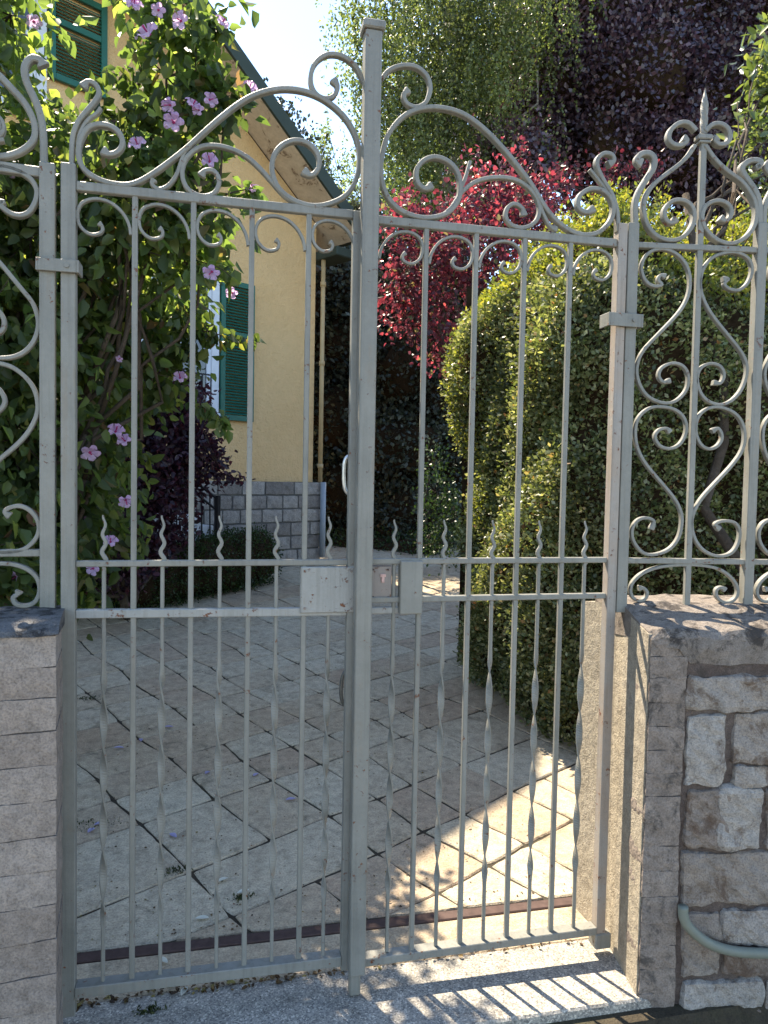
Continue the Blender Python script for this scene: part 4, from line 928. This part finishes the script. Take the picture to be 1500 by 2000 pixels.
# clipped hedges / bushes: dark core + leaf skin
def displaced_ball(mb, c, r, seed, n=18, amp=0.08):
    rs_ = np.random.default_rng(seed); ph = rs_.uniform(0, 6, 6); V = []
    for i in range(n + 1):
        th = math.pi * i / n
        for j in range(2 * n):
            f = math.pi * j / n; d = np.array([math.sin(th) * math.cos(f), math.sin(th) * math.sin(f), math.cos(th)])
            k = 1 + amp * (math.sin(5 * d[0] + ph[0]) + math.sin(6 * d[1] + ph[1]) + math.sin(7 * d[2] + ph[2])); V.append(np.asarray(c) + d * np.asarray(r) * k)
    m2 = 2 * n; mb.add(V, [[i * m2 + j, i * m2 + (j + 1) % m2, (i + 1) * m2 + (j + 1) % m2, (i + 1) * m2 + j] for i in range(n) for j in range(m2)])
bh = thing("box_hedge", "low rounded dark green box hedge at the foot of the house steps", "hedge", (0.0, 4.95, 0.39))
P = []; Dn = []; mbc = MB()
gA = on_ground(330, 1188); gB = on_ground(500, 1150)
for t_ in np.linspace(-0.35, 1, 7):
    g = gA + (gB - gA) * t_; g = g + np.array([0, 0.28, 0]); rr_ = 0.30 if t_ < 0.95 else 0.24
    c = np.array([g[0], g[1], float(prof(g[1])) + 0.24]); d = rng.normal(size=(3200, 3)); d /= np.linalg.norm(d, axis=1)[:, None]
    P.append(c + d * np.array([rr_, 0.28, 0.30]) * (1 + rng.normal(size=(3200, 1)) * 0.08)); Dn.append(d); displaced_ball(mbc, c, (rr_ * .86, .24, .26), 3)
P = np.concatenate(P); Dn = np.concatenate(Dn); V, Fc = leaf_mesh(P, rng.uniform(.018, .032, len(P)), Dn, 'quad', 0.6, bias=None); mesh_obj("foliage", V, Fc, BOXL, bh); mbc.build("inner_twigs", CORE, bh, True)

# tall clipped hedge, right
he = thing("clipped_hedge", "tall clipped green hedge with yellow-green top, sunlit on its end towards the drive", "hedge", (2.6, 2.2, 0.12))
X0h, X1h, Y0h, Y1h, ZT = 1.62, 6.0, 1.28, 3.0, 2.98
def hedge_surface(n):
    areas = [(Y1h - Y0h) * 3, (X1h - X0h) * 3, (X1h - X0h) * (Y1h - Y0h) * 0.55]; pr = np.array(areas) * [1.9, 1.1, 0.9]; pr /= pr.sum()
    k = rng.choice(3, n, p=pr); a = rng.random(n); b = rng.random(n)
    zb = 0.12; P = np.zeros((n, 3)); Nn = np.zeros((n, 3))
    m = k == 0; P[m] = np.stack([np.full(m.sum(), X0h), Y0h + a[m] * (Y1h - Y0h), zb + b[m] * (ZT - zb)], 1); Nn[m] = (-1, 0, .15)
    m = k == 1; P[m] = np.stack([X0h + a[m] ** 1.35 * (X1h - X0h), np.full(m.sum(), Y0h), zb + b[m] * (ZT - zb)], 1); Nn[m] = (0, -1, .1)
    m = k == 2; P[m] = np.stack([X0h + a[m] * (X1h - X0h), Y0h + b[m] * (Y1h - Y0h), np.full(m.sum(), ZT)], 1); Nn[m] = (0, 0, 1)
    return P, Nn
def hedge_warp(P):
    P = P.copy(); x, y, z = P[:, 0], P[:, 1], P[:, 2]
    fx = np.clip(1 - (x - X0h) / 0.6, 0, 1); fy = np.clip(1 - (y - Y0h) / 0.5, 0, 1); corner = np.minimum(fx, fy)
    # rounded vertical corner and top edge, narrower foot
    P[:, 0] += 0.10 * corner ** 2 ; P[:, 1] += 0.10 * corner ** 2
    zt_ = np.clip((z - (ZT - 0.55)) / 0.55, 0, 1)
    P[:, 0] += 0.32 * fx * zt_ ** 2; P[:, 1] += 0.30 * fy * zt_ ** 2; P[:, 2] -= 0.10 * np.maximum(fx, fy) * zt_
    low = np.clip((0.75 - z) / 0.75, 0, 1); P[:, 0] += 0.16 * fx * low ** 1.3
    P[:, 0] += 0.05 * (y - Y0h) * fx
    bul = 0.05 * np.sin(y * 3.1 + z * 2.3) + 0.035 * np.sin(z * 6.1 + y * 5 + x * 3) + 0.03 * np.sin(x * 7 + z * 3.7) + 0.022 * np.sin(x * 13 + y * 11 + z * 9)
    P[:, 0] -= bul * fx * 1.3; P[:, 1] -= bul * fy * 1.2; P[:, 2] += bul * (z > ZT - 0.3) * 1.5
    return P
P, Nn = hedge_surface(38000)
Pw = hedge_warp(P); tuft = rng.integers(0, len(Pw), 30000)
P2 = np.repeat(Pw, 4, 0) + rng.normal(size=(len(Pw) * 4, 3)) * 0.026 - np.repeat(Nn, 4, 0) * np.abs(rng.normal(size=(len(Pw) * 4, 1))) * 0.03; N2 = np.repeat(Nn, 4, 0)
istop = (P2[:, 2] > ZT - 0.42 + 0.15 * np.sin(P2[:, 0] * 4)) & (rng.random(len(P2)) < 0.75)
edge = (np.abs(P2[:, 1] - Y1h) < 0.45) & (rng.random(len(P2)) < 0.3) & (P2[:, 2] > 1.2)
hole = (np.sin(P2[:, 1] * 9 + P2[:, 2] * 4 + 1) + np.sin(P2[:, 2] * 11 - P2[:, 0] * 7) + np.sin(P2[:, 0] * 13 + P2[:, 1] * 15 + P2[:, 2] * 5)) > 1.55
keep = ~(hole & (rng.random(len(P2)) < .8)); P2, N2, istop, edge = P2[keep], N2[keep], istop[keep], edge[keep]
tipm = istop | edge  # yellower, lighter leaf tone on the crest and along the far edge
for sel, m_, nm in ((~tipm, HEDL, "foliage"), (tipm, HEDTIP, "yellow_tips")):
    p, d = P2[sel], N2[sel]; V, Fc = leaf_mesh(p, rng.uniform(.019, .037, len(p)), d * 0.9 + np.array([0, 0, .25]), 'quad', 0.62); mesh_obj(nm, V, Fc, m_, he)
# twiggy spikes on the crest
sp = []; 
for i in range(420):
    x = rng.uniform(X0h + .15, X1h - 1); y = rng.uniform(Y0h + .1, Y1h - .2); q = hedge_warp(np.array([[x, y, ZT]]))[0]; h = rng.uniform(.06, .22)
    t_ = rng.random(26)[:, None]; sp.append(q + np.array([0, 0, 1]) * t_ * h + rng.normal(size=(26, 3)) * 0.016)
sp = np.concatenate(sp); V, Fc = leaf_mesh(sp, rng.uniform(.02, .034, len(sp)), np.tile([0, 0, .8], (len(sp), 1)), 'quad', .6); mesh_obj("yellow_tips", V, Fc, HEDTIP, he)
# core
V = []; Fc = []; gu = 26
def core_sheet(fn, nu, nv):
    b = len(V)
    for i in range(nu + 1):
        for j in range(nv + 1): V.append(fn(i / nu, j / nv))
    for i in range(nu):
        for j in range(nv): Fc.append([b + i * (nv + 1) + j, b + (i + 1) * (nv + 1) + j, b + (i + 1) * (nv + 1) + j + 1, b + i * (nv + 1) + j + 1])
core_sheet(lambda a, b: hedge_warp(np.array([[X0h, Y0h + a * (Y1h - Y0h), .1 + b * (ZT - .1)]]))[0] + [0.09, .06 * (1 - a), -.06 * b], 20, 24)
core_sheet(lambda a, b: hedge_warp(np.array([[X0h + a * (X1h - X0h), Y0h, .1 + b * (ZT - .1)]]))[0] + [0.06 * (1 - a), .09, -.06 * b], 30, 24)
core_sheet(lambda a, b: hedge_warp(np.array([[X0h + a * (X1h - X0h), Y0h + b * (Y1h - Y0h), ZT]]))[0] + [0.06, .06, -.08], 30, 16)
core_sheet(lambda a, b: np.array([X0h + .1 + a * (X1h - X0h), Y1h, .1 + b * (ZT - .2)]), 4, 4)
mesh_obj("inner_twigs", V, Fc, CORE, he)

def tree(name, label, cat, root, trunk_top, blobs, leafm, size, per_m2, twig, kind='quad', aspect=0.6, barkm=None, r0=0.16, per=8, group=None, shell=0.45, hang=0.0, core=False, fold=.3):
    t = thing(name, label, cat, tuple(root), group); mbr = MB(); P = []; Dn = []; root = np.array(root, float); tt = np.array(trunk_top, float)
    limb(mbr, root, tt, r0, r0 * .55, 0.05, 10); mbc = MB()
    for i, (c, r, sq) in enumerate(blobs):
        ntw = int(per_m2 * r * r * 12 / per); p, d, T_ = clumps(c, r, ntw, per, twig, sq, shell); P.append(p); Dn.append(d)
        k = tt + (root - tt) * rng.uniform(0, .4); limb(mbr, k, c, r0 * .4, r0 * .1, 0.15)
        for q in T_[:6]: limb(mbr, c, q, r0 * .1, r0 * .03, 0.15, 5)
        if core: displaced_ball(mbc, c, np.array(sq) * r * 0.72, i, 10)
    P = np.concatenate(P); Dn = np.concatenate(Dn)
    V, Fc = leaf_mesh(P, rng.uniform(size * .7, size * 1.3, len(P)), Dn * .6 + np.array([0, 0, -hang]), kind, aspect, fold); print(name, len(P))
    mesh_obj("crown", V, Fc, leafm, t); mbr.build("trunk", barkm or BARK, t, True)
    if core: mbc.build("inner_branches", CORE, t, True)
    return t
S1 = (1, 1, 1)
# Japanese maple
bl = [(px_at(x, y, Y), r, (1, 1, .7)) for x, y, Y, r in [(970, 400, 6.5, .45), (880, 440, 6.3, .42), (1050, 390, 6.6, .35), (800, 440, 6.2, .28), (830, 530, 6.2, .42), (920, 500, 6.0, .5), (1010, 440, 6.3, .5), (780, 560, 6.4, .25), (850, 620, 6.2, .32), (1110, 360, 6.8, .25), (1200, 340, 7, .22), (930, 340, 6.6, .2), (1270, 330, 7, .2), (770, 480, 6.4, .16), (870, 690, 6.6, .3), (1080, 480, 6.6, .4), (790, 620, 6.6, .3), (780, 400, 6.5, .18), (1000, 300, 7, .16)]]
tree("maple_tree", "red-leaved maple behind the clipped hedge, crimson where the sun strikes it", "tree", (3.3, 6.7, .6), (3.0, 6.6, 3.0), bl, MAPL, 0.062, 330, 0.10, 'ovate', 0.7, r0=0.09)
# copper beech
bl = [(px_at(x, y, Y), r, (1, 1, .85)) for x, y, Y, r in [(1150, 60, 12, 1.6), (1300, 60, 12, 1.6), (1430, 80, 12.5, 1.6), (1230, 180, 11.5, 1.6), (1380, 220, 11.5, 1.5), (1100, 180, 12, 1.3), (1020, 260, 12, 1.0), (1180, 290, 11.5, 1.0), (1320, 310, 11, 1.0), (1480, 250, 12, 1.5), (1050, 100, 12.5, 1.1), (1280, -60, 12, 1.8), (1450, -80, 12, 1.8), (1120, -80, 12.5, 1.4), (1600, 60, 12, 1.8), (1000, 330, 11, .8), (1450, 380, 11, 1.2)]]
tree("copper_beech", "large dark purple beech filling the upper right sky", "tree", (8.0, 12.5, .55), (8.0, 12.3, 6.0), bl, BEEL, 0.10, 430, 0.17, 'quad', 0.65, r0=0.3, core=True)
# birch
t_b = thing("birch_tree", "weeping birch with pale green hanging twigs right of the centre post", "tree", (4.4, 11.5, .55)); mbr = MB(); P = []
limb(mbr, (4.4, 11.5, .55), (4.2, 11.6, 10.5), .17, .05, .04, 12)
BH = [(760, 60, 1.0), (830, 40, 1.1), (900, 60, 1.2), (960, 80, 1.1), (800, 160, 1.0), (880, 180, 1.2), (950, 190, 1.0), (780, 260, 1.0), (860, 280, 1.0), (800, 360, .9), (730, 150, .5), (720, 40, .5), (1000, 0, 1.3), (880, -80, 1.6), (1050, 60, .8), (760, 430, .7), (860, 380, .7)]
for x, y, r in BH:
    c = px_at(x, y, 10.8); limb(mbr, (4.3, 11.55, rng.uniform(4, 9)), c, .05, .015, .15)
    for s_ in range(int(95 * r * r)):
        o_ = c + rng.normal(size=3) * r * .48; ln = rng.uniform(.4, 1.3); n_ = int(ln / .026); tt_ = np.linspace(0, 1, n_)[:, None]; dr = rng.normal(size=3) * .12
        P.append(o_ + np.array([dr[0], dr[1], -ln]) * tt_ + np.array([0, 0, ln * .4]) + rng.normal(size=(n_, 3)) * .03)
for x, y in ((697, 10), (705, 60), (690, 30), (712, 110), (700, 150)):
    for s_ in range(5):
        o_ = px_at(x + rng.normal() * 8, y, 10.6); ln = rng.uniform(.3, .8); n_ = int(ln / .03); tt_ = np.linspace(0, 1, n_)[:, None]; P.append(o_ + np.array([0.05, 0, -ln]) * tt_ + rng.normal(size=(n_, 3)) * .02)
P = np.concatenate(P); print("birch", len(P)); V, Fc = leaf_mesh(P, rng.uniform(.045, .08, len(P)), np.tile([0, 0, -.7], (len(P), 1)), 'quad', .7); mesh_obj("crown", V, Fc, BIRL, t_b); mbr.build("trunk", BBARK, t_b, True)
# young birch seen over the roof edge
t_b2 = thing("birch_tree", "small wispy birch rising just right of the house roof edge", "tree", (3.6, 15, .6)); mbr = MB(); P = []
limb(mbr, (3.6, 15, .6), (3.4, 15, 5.8), .09, .02, .05, 10)
for x, y, r in [(640, 300, .45), (665, 350, .5), (690, 300, .4), (620, 270, .25), (680, 400, .6), (640, 250, .2), (700, 480, .7), (740, 560, .8)]:
    c = px_at(x, y, 15); limb(mbr, (3.5, 15, rng.uniform(3.4, 5.5)), c, .02, .006, .15)
    for s_ in range(int(70 * r)):
        o_ = c + rng.normal(size=3) * r * .6; ln = rng.uniform(.3, .9); n_ = int(ln / .04); tt_ = np.linspace(0, 1, n_)[:, None]; P.append(o_ + np.array([0, 0, -ln]) * tt_ + rng.normal(size=(n_, 3)) * .03)
P = np.concatenate(P); V, Fc = leaf_mesh(P, rng.uniform(.05, .085, len(P)), np.tile([0, 0, -.7], (len(P), 1)), 'quad', .7); mesh_obj("crown", V, Fc, BIRL, t_b2); mbr.build("trunk", BBARK, t_b2, True)
# dark evergreens closing the end of the drive
bl = [(px_at(x, y, Y), r, S1) for x, y, Y, r in [(640, 560, 9.8, .75), (670, 680, 9.6, .8), (650, 820, 9.5, .9), (650, 960, 9.5, .9), (720, 520, 10, .7), (740, 640, 9.8, .8), (720, 780, 9.6, .8), (740, 920, 9.4, .8), (700, 1040, 9.4, .7), (620, 1050, 9.6, .6), (560, 900, 10.5, .9), (560, 700, 10.8, .9), (700, 450, 10.6, .5), (690, 560, 9.4, .6), (600, 520, 9.3, .9), (735, 520, 9.6, .55), (560, 560, 9, .8), (650, 500, 9.8, .5), (540, 480, 11, 1.0), (500, 330, 11.2, 1.1), (560, 380, 11, .7), (470, 500, 11, 1.0), (430, 300, 11.5, 1.0)]]  # crown masses hidden behind the house are added to shade the far paving
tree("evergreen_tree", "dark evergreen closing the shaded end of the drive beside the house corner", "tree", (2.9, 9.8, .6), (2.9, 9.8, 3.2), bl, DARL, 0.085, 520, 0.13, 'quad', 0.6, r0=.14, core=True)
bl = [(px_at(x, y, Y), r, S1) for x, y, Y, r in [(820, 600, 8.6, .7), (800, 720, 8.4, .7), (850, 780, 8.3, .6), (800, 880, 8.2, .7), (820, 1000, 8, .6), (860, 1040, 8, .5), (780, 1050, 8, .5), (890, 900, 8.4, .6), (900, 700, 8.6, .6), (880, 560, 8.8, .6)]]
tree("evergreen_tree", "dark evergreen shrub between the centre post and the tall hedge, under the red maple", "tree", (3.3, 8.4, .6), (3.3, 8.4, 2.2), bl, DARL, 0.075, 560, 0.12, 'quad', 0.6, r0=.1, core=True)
# small bright shrub at the hedge's far end
bl = [(px_at(x, y, Y), r, (1, 1, 1.2)) for x, y, Y, r in [(850, 900, 5.4, .16), (855, 960, 5.3, .22), (850, 1030, 5.2, .24), (880, 1010, 5.2, .24), (862, 1060, 5.1, .2)]]
tree("garden_shrub", "small pointed green shrub at the far end of the clipped hedge", "shrub", (2.05, 5.3, .42), (2.03, 5.3, .9), bl, BOXL, 0.04, 700, 0.05, 'quad', 0.6, r0=.03)
# laurel top right
bl = [(px_at(x, y, Y), r, S1) for x, y, Y, r in [(1495, 110, 1.9, .10), (1500, 190, 1.9, .14), (1480, 260, 1.9, .09), (1500, 300, 1.8, .14), (1490, 370, 1.8, .11), (1545, 200, 1.9, .25), (1560, 400, 1.8, .25), (1570, 60, 2, .25), (1490, 80, 1.95, .05), (1450, 290, 1.9, .05), (1440, 200, 1.9, .04)]]
tree("laurel_bush", "glossy bright green laurel leaves at the right edge above the fence", "bush", (2.55, 0.75, 0.03), (2.5, 1.6, 3.1), bl, LAUL, 0.075, 420, 0.055, 'ovate', 0.42, r0=.035, hang=-.3)
bl = [(px_at(x, y, 16), r, S1) for x, y, r in [(860, 100, 1.6), (900, 260, 1.6), (960, 60, 1.6), (820, 320, 1.2), (880, 420, 1.5), (800, 460, 1.2), (960, 380, 1.5), (1000, 200, 1.6), (800, 200, .8), (740, 420, .7)]]
tree("garden_tree", "mid green tree seen through the twigs of the weeping birch", "tree", (6, 16.2, .6), (6, 16.2, 6), bl, FARL, 0.12, 120, .2, 'quad', .6, r0=.2)
bl = [(px_at(x, y, Y), r, (1.2, 1, .7)) for x, y, Y, r in [(640, 1075, 8, .35), (690, 1078, 7.8, .35), (740, 1078, 7.6, .35), (790, 1080, 7.3, .35), (830, 1085, 7.1, .3), (600, 1065, 8.5, .4)]]  # shrubs added to cover the sunlit ground where the drive ends dark
tree("garden_shrub", "low black-green shrubs added to darken the far end of the paving by the house corner", "shrub", (2.2, 7.8, .6), (2.2, 7.8, .7), bl, BOXL, 0.05, 600, 0.06, 'quad', .6, r0=.03, core=True)
# distant wooded backdrop on the right and behind the house
bl = [(np.array([x, 22 + rng.uniform(-1, 1), rng.uniform(2, 6)]), rng.uniform(2.2, 3), S1) for x in np.linspace(4, 26, 10)]
tree("garden_tree", "broad green tree far behind the copper beech", "tree", (14, 22, .6), (14, 22, 5), bl, FARL, 0.22, 40, .3, 'quad', .6, r0=.3, core=True)

# low plants in the bed, left of the drive
gp = thing("bed_plant", "low leafy green plants at the edge of the drive beneath the hibiscus", "plant", (-0.9, 3.0, .22)); P = []; mbr = MB()
for x, y, r in [(170, 1150, .16), (215, 1130, .15), (260, 1150, .14), (300, 1160, .13), (150, 1100, .18), (230, 1080, .16), (110, 1160, .2)]:
    g = on_ground(x, 1195); c = np.array([g[0], g[1] + .25, float(prof(g[1])) + rng.uniform(.12, .26)]); p, d, T_ = clumps(c, r * 1.4, 70, 6, .035, shell=.2); P.append(p)
    for q in T_[:10]: mbr.tube([np.array([g[0], g[1] + .25, float(prof(g[1])) - .02]), q], [.004, .0015], 5)
P = np.concatenate(P); V, Fc = leaf_mesh(P, rng.uniform(.03, .07, len(P)), np.tile([0, 0, .4], (len(P), 1)), 'ovate', .5); mesh_obj("foliage", V, Fc, HIBL, gp); mbr.build("stems", BARK, gp, True)

# ------------------------------------------------------------------ small litter
def flat_bits(name, pts, size, m, label=None, cat=None, kind=None, kindm='ovate', asp=.6):
    V, Fc = leaf_mesh(pts, size, rng.normal(size=(len(pts), 3)) * [1, 1, .05], kindm, asp, .4, 0.1, bias=np.array([0, 0, 2.5])); o = mesh_obj(name, V, Fc, m); return tag(o, label, cat, None, kind)
LITM = m_leaf("litter", [(0.0, (0.03, 0.02, 0.012)), (0.4, (0.08, 0.045, 0.02)), (0.7, (0.14, 0.09, 0.04)), (0.9, (0.20, 0.17, 0.05)), (1.0, (0.15, 0.04, 0.02))], (1, 1, 1, 1), .15, .2)
n = 260; pts = np.stack([np.where(rng.random(n) < .6, rng.uniform(-.38, .45, n), rng.uniform(-.38, 1.2, n)), rng.normal(.072, .010, n), np.full(n, .002)], 1); pts[:, 2] += rng.random(n) * .01
flat_bits("leaf_litter", pts, rng.uniform(.006, .022, n), LITM, "brown leaf crumbs gathered along the foot of the gate", "litter", "stuff")
n = 1100; g = np.stack([rng.uniform(-.55, 1.3, n), 0.35 + rng.random(n) ** 1.6 * 4], 1); pts = np.column_stack([g, prof(g[:, 1]) + .003]); flat_bits("leaf_crumbs", pts, rng.uniform(.003, .013, n), LITM, "scattered dark leaf crumbs on the paving slabs", "litter", "stuff")
# weeds in joints
n = 700; a_ = rng.choice(5, n); pts = []
for k in a_:
    x, y, r = [(170, 1365, .05), (185, 1610, .05), (340, 1702, .03), (470, 1755, .02), (290, 1975, .02)][k]; q = on_ground(x, y) + rng.normal(size=3) * [r, r * .5, 0]; pts.append(q)
pts = np.array(pts); V, Fc = leaf_mesh(pts, rng.uniform(.006, .018, n), np.tile([0, 0, .8], (n, 1)), 'quad', .4); tag(mesh_obj("joint_moss", V, Fc, m_leaf("moss", [(0, (.02, .03, .012)), (1, (.06, .075, .025))], (1, 1, 1, 1), .2, .2)), "moss and weeds growing in the paving joints", "moss", None, "stuff")
# fallen petals and pale leaves, one object each
def curl_leaf(w, l):
    V = []; Fc = []
    for i in range(6):
        t_ = i / 5; ww = w * math.sin(math.pi * (0.08 + 0.86 * t_)) 
        for s_ in (-1, -.4, .4, 1): V.append((s_ * ww, (t_ - .5) * l, abs(s_) ** 2 * ww * .6 + .002 + .006 * (t_ - .5) ** 2))
    for i in range(5):
        for j in range(3): Fc.append([i * 4 + j, i * 4 + j + 1, i * 4 + j + 5, i * 4 + j + 4])
    return V, Fc
WPET = m_leaf("faded_petal", [(0, (.62, .62, .52)), (1, (.66, .66, .58))], (1, 1, 1, 1), .3, .2); LPET = m_leaf("fallen_lilac_petal", [(0, (.32, .30, .50)), (1, (.45, .42, .62))], (1, 1, 1, 1), .3, .2)
def proto(m, w, l):
    V, Fc = curl_leaf(w, l); me = bpy.data.meshes.new("fallen_petal"); me.from_pydata(V, [], Fc); me.materials.append(m); me.update(); me.polygons.foreach_set("use_smooth", [True] * len(me.polygons)); return me
pw = proto(WPET, .010, .042); pl = proto(LPET, .011, .046)
FP = [(435, 1722, pw, "cream fallen petal in the joint left of the fourth tall bar"), (395, 1797, pw, "cream fallen petal just behind the steel channel, left leaf"), (318, 1880, pw, "cream fallen petal between steel channel and gate, left leaf"),
      (360, 1941, pw, "folded whitish petal on the granite sill in front of the gate"), (338, 1635, pl, "large pale lilac petal on the pinkish slab behind the left leaf"), (568, 1564, pl, "bright bluish petal between the two bars left of the centre post"),
      (500, 1516, pl, "lilac petal beside a dark joint, left of the bluish one"), (275, 1448, pl, "lilac petal farthest left in the row of petals on the drive"), (405, 1512, pl, "small lilac petal on the pale slab mid drive"),
      (232, 1463, pl, "crumpled lilac petal touching the next bar at far left of the drive"), (330, 1422, pl, "faint lilac petal at the farthest row on the drive"), (195, 1612, pl, "violet petal caught in the weedy joint near the left stile"), (178, 1625, pl, "violet petal beside the weedy joint, nearest the left stile"), (475, 1745, pw, "cream petal scrap by the thin joint behind the left leaf")]
for x, y, me, lab in FP:
    q = on_ground(x, y) if y < 1900 else at(x, y, 0) ; 
    if y >= 1900:
        d = ray(x, y); t_ = -1.5 / d[2]; q = np.array([0, -D, 1.5]) + d * t_
    o = link(bpy.data.objects.new("fallen_petal", me)); o.location = q + np.array([0, 0, .004]); o.rotation_euler = (random.uniform(-.1, .1), random.uniform(-.1, .1), random.uniform(0, 6)); tag(o, lab, "petal", "fallen hibiscus petals")
# weed at the foot of the right pillar
wd = thing("weed", "small bright green weed at the foot of the right pillar", "weed", (1.25, -.27, -.12)); V = []; Fc = []
P = np.array([[1.22, -.30, -.115]]) + rng.normal(size=(60, 3)) * [.03, .012, .006]
V, Fc = leaf_mesh(P, rng.uniform(.02, .045, 60), np.tile([0, -.1, 1.0], (60, 1)), 'ovate', .5, .4, .5); mesh_obj("leaves", V, Fc, LAUL, wd)
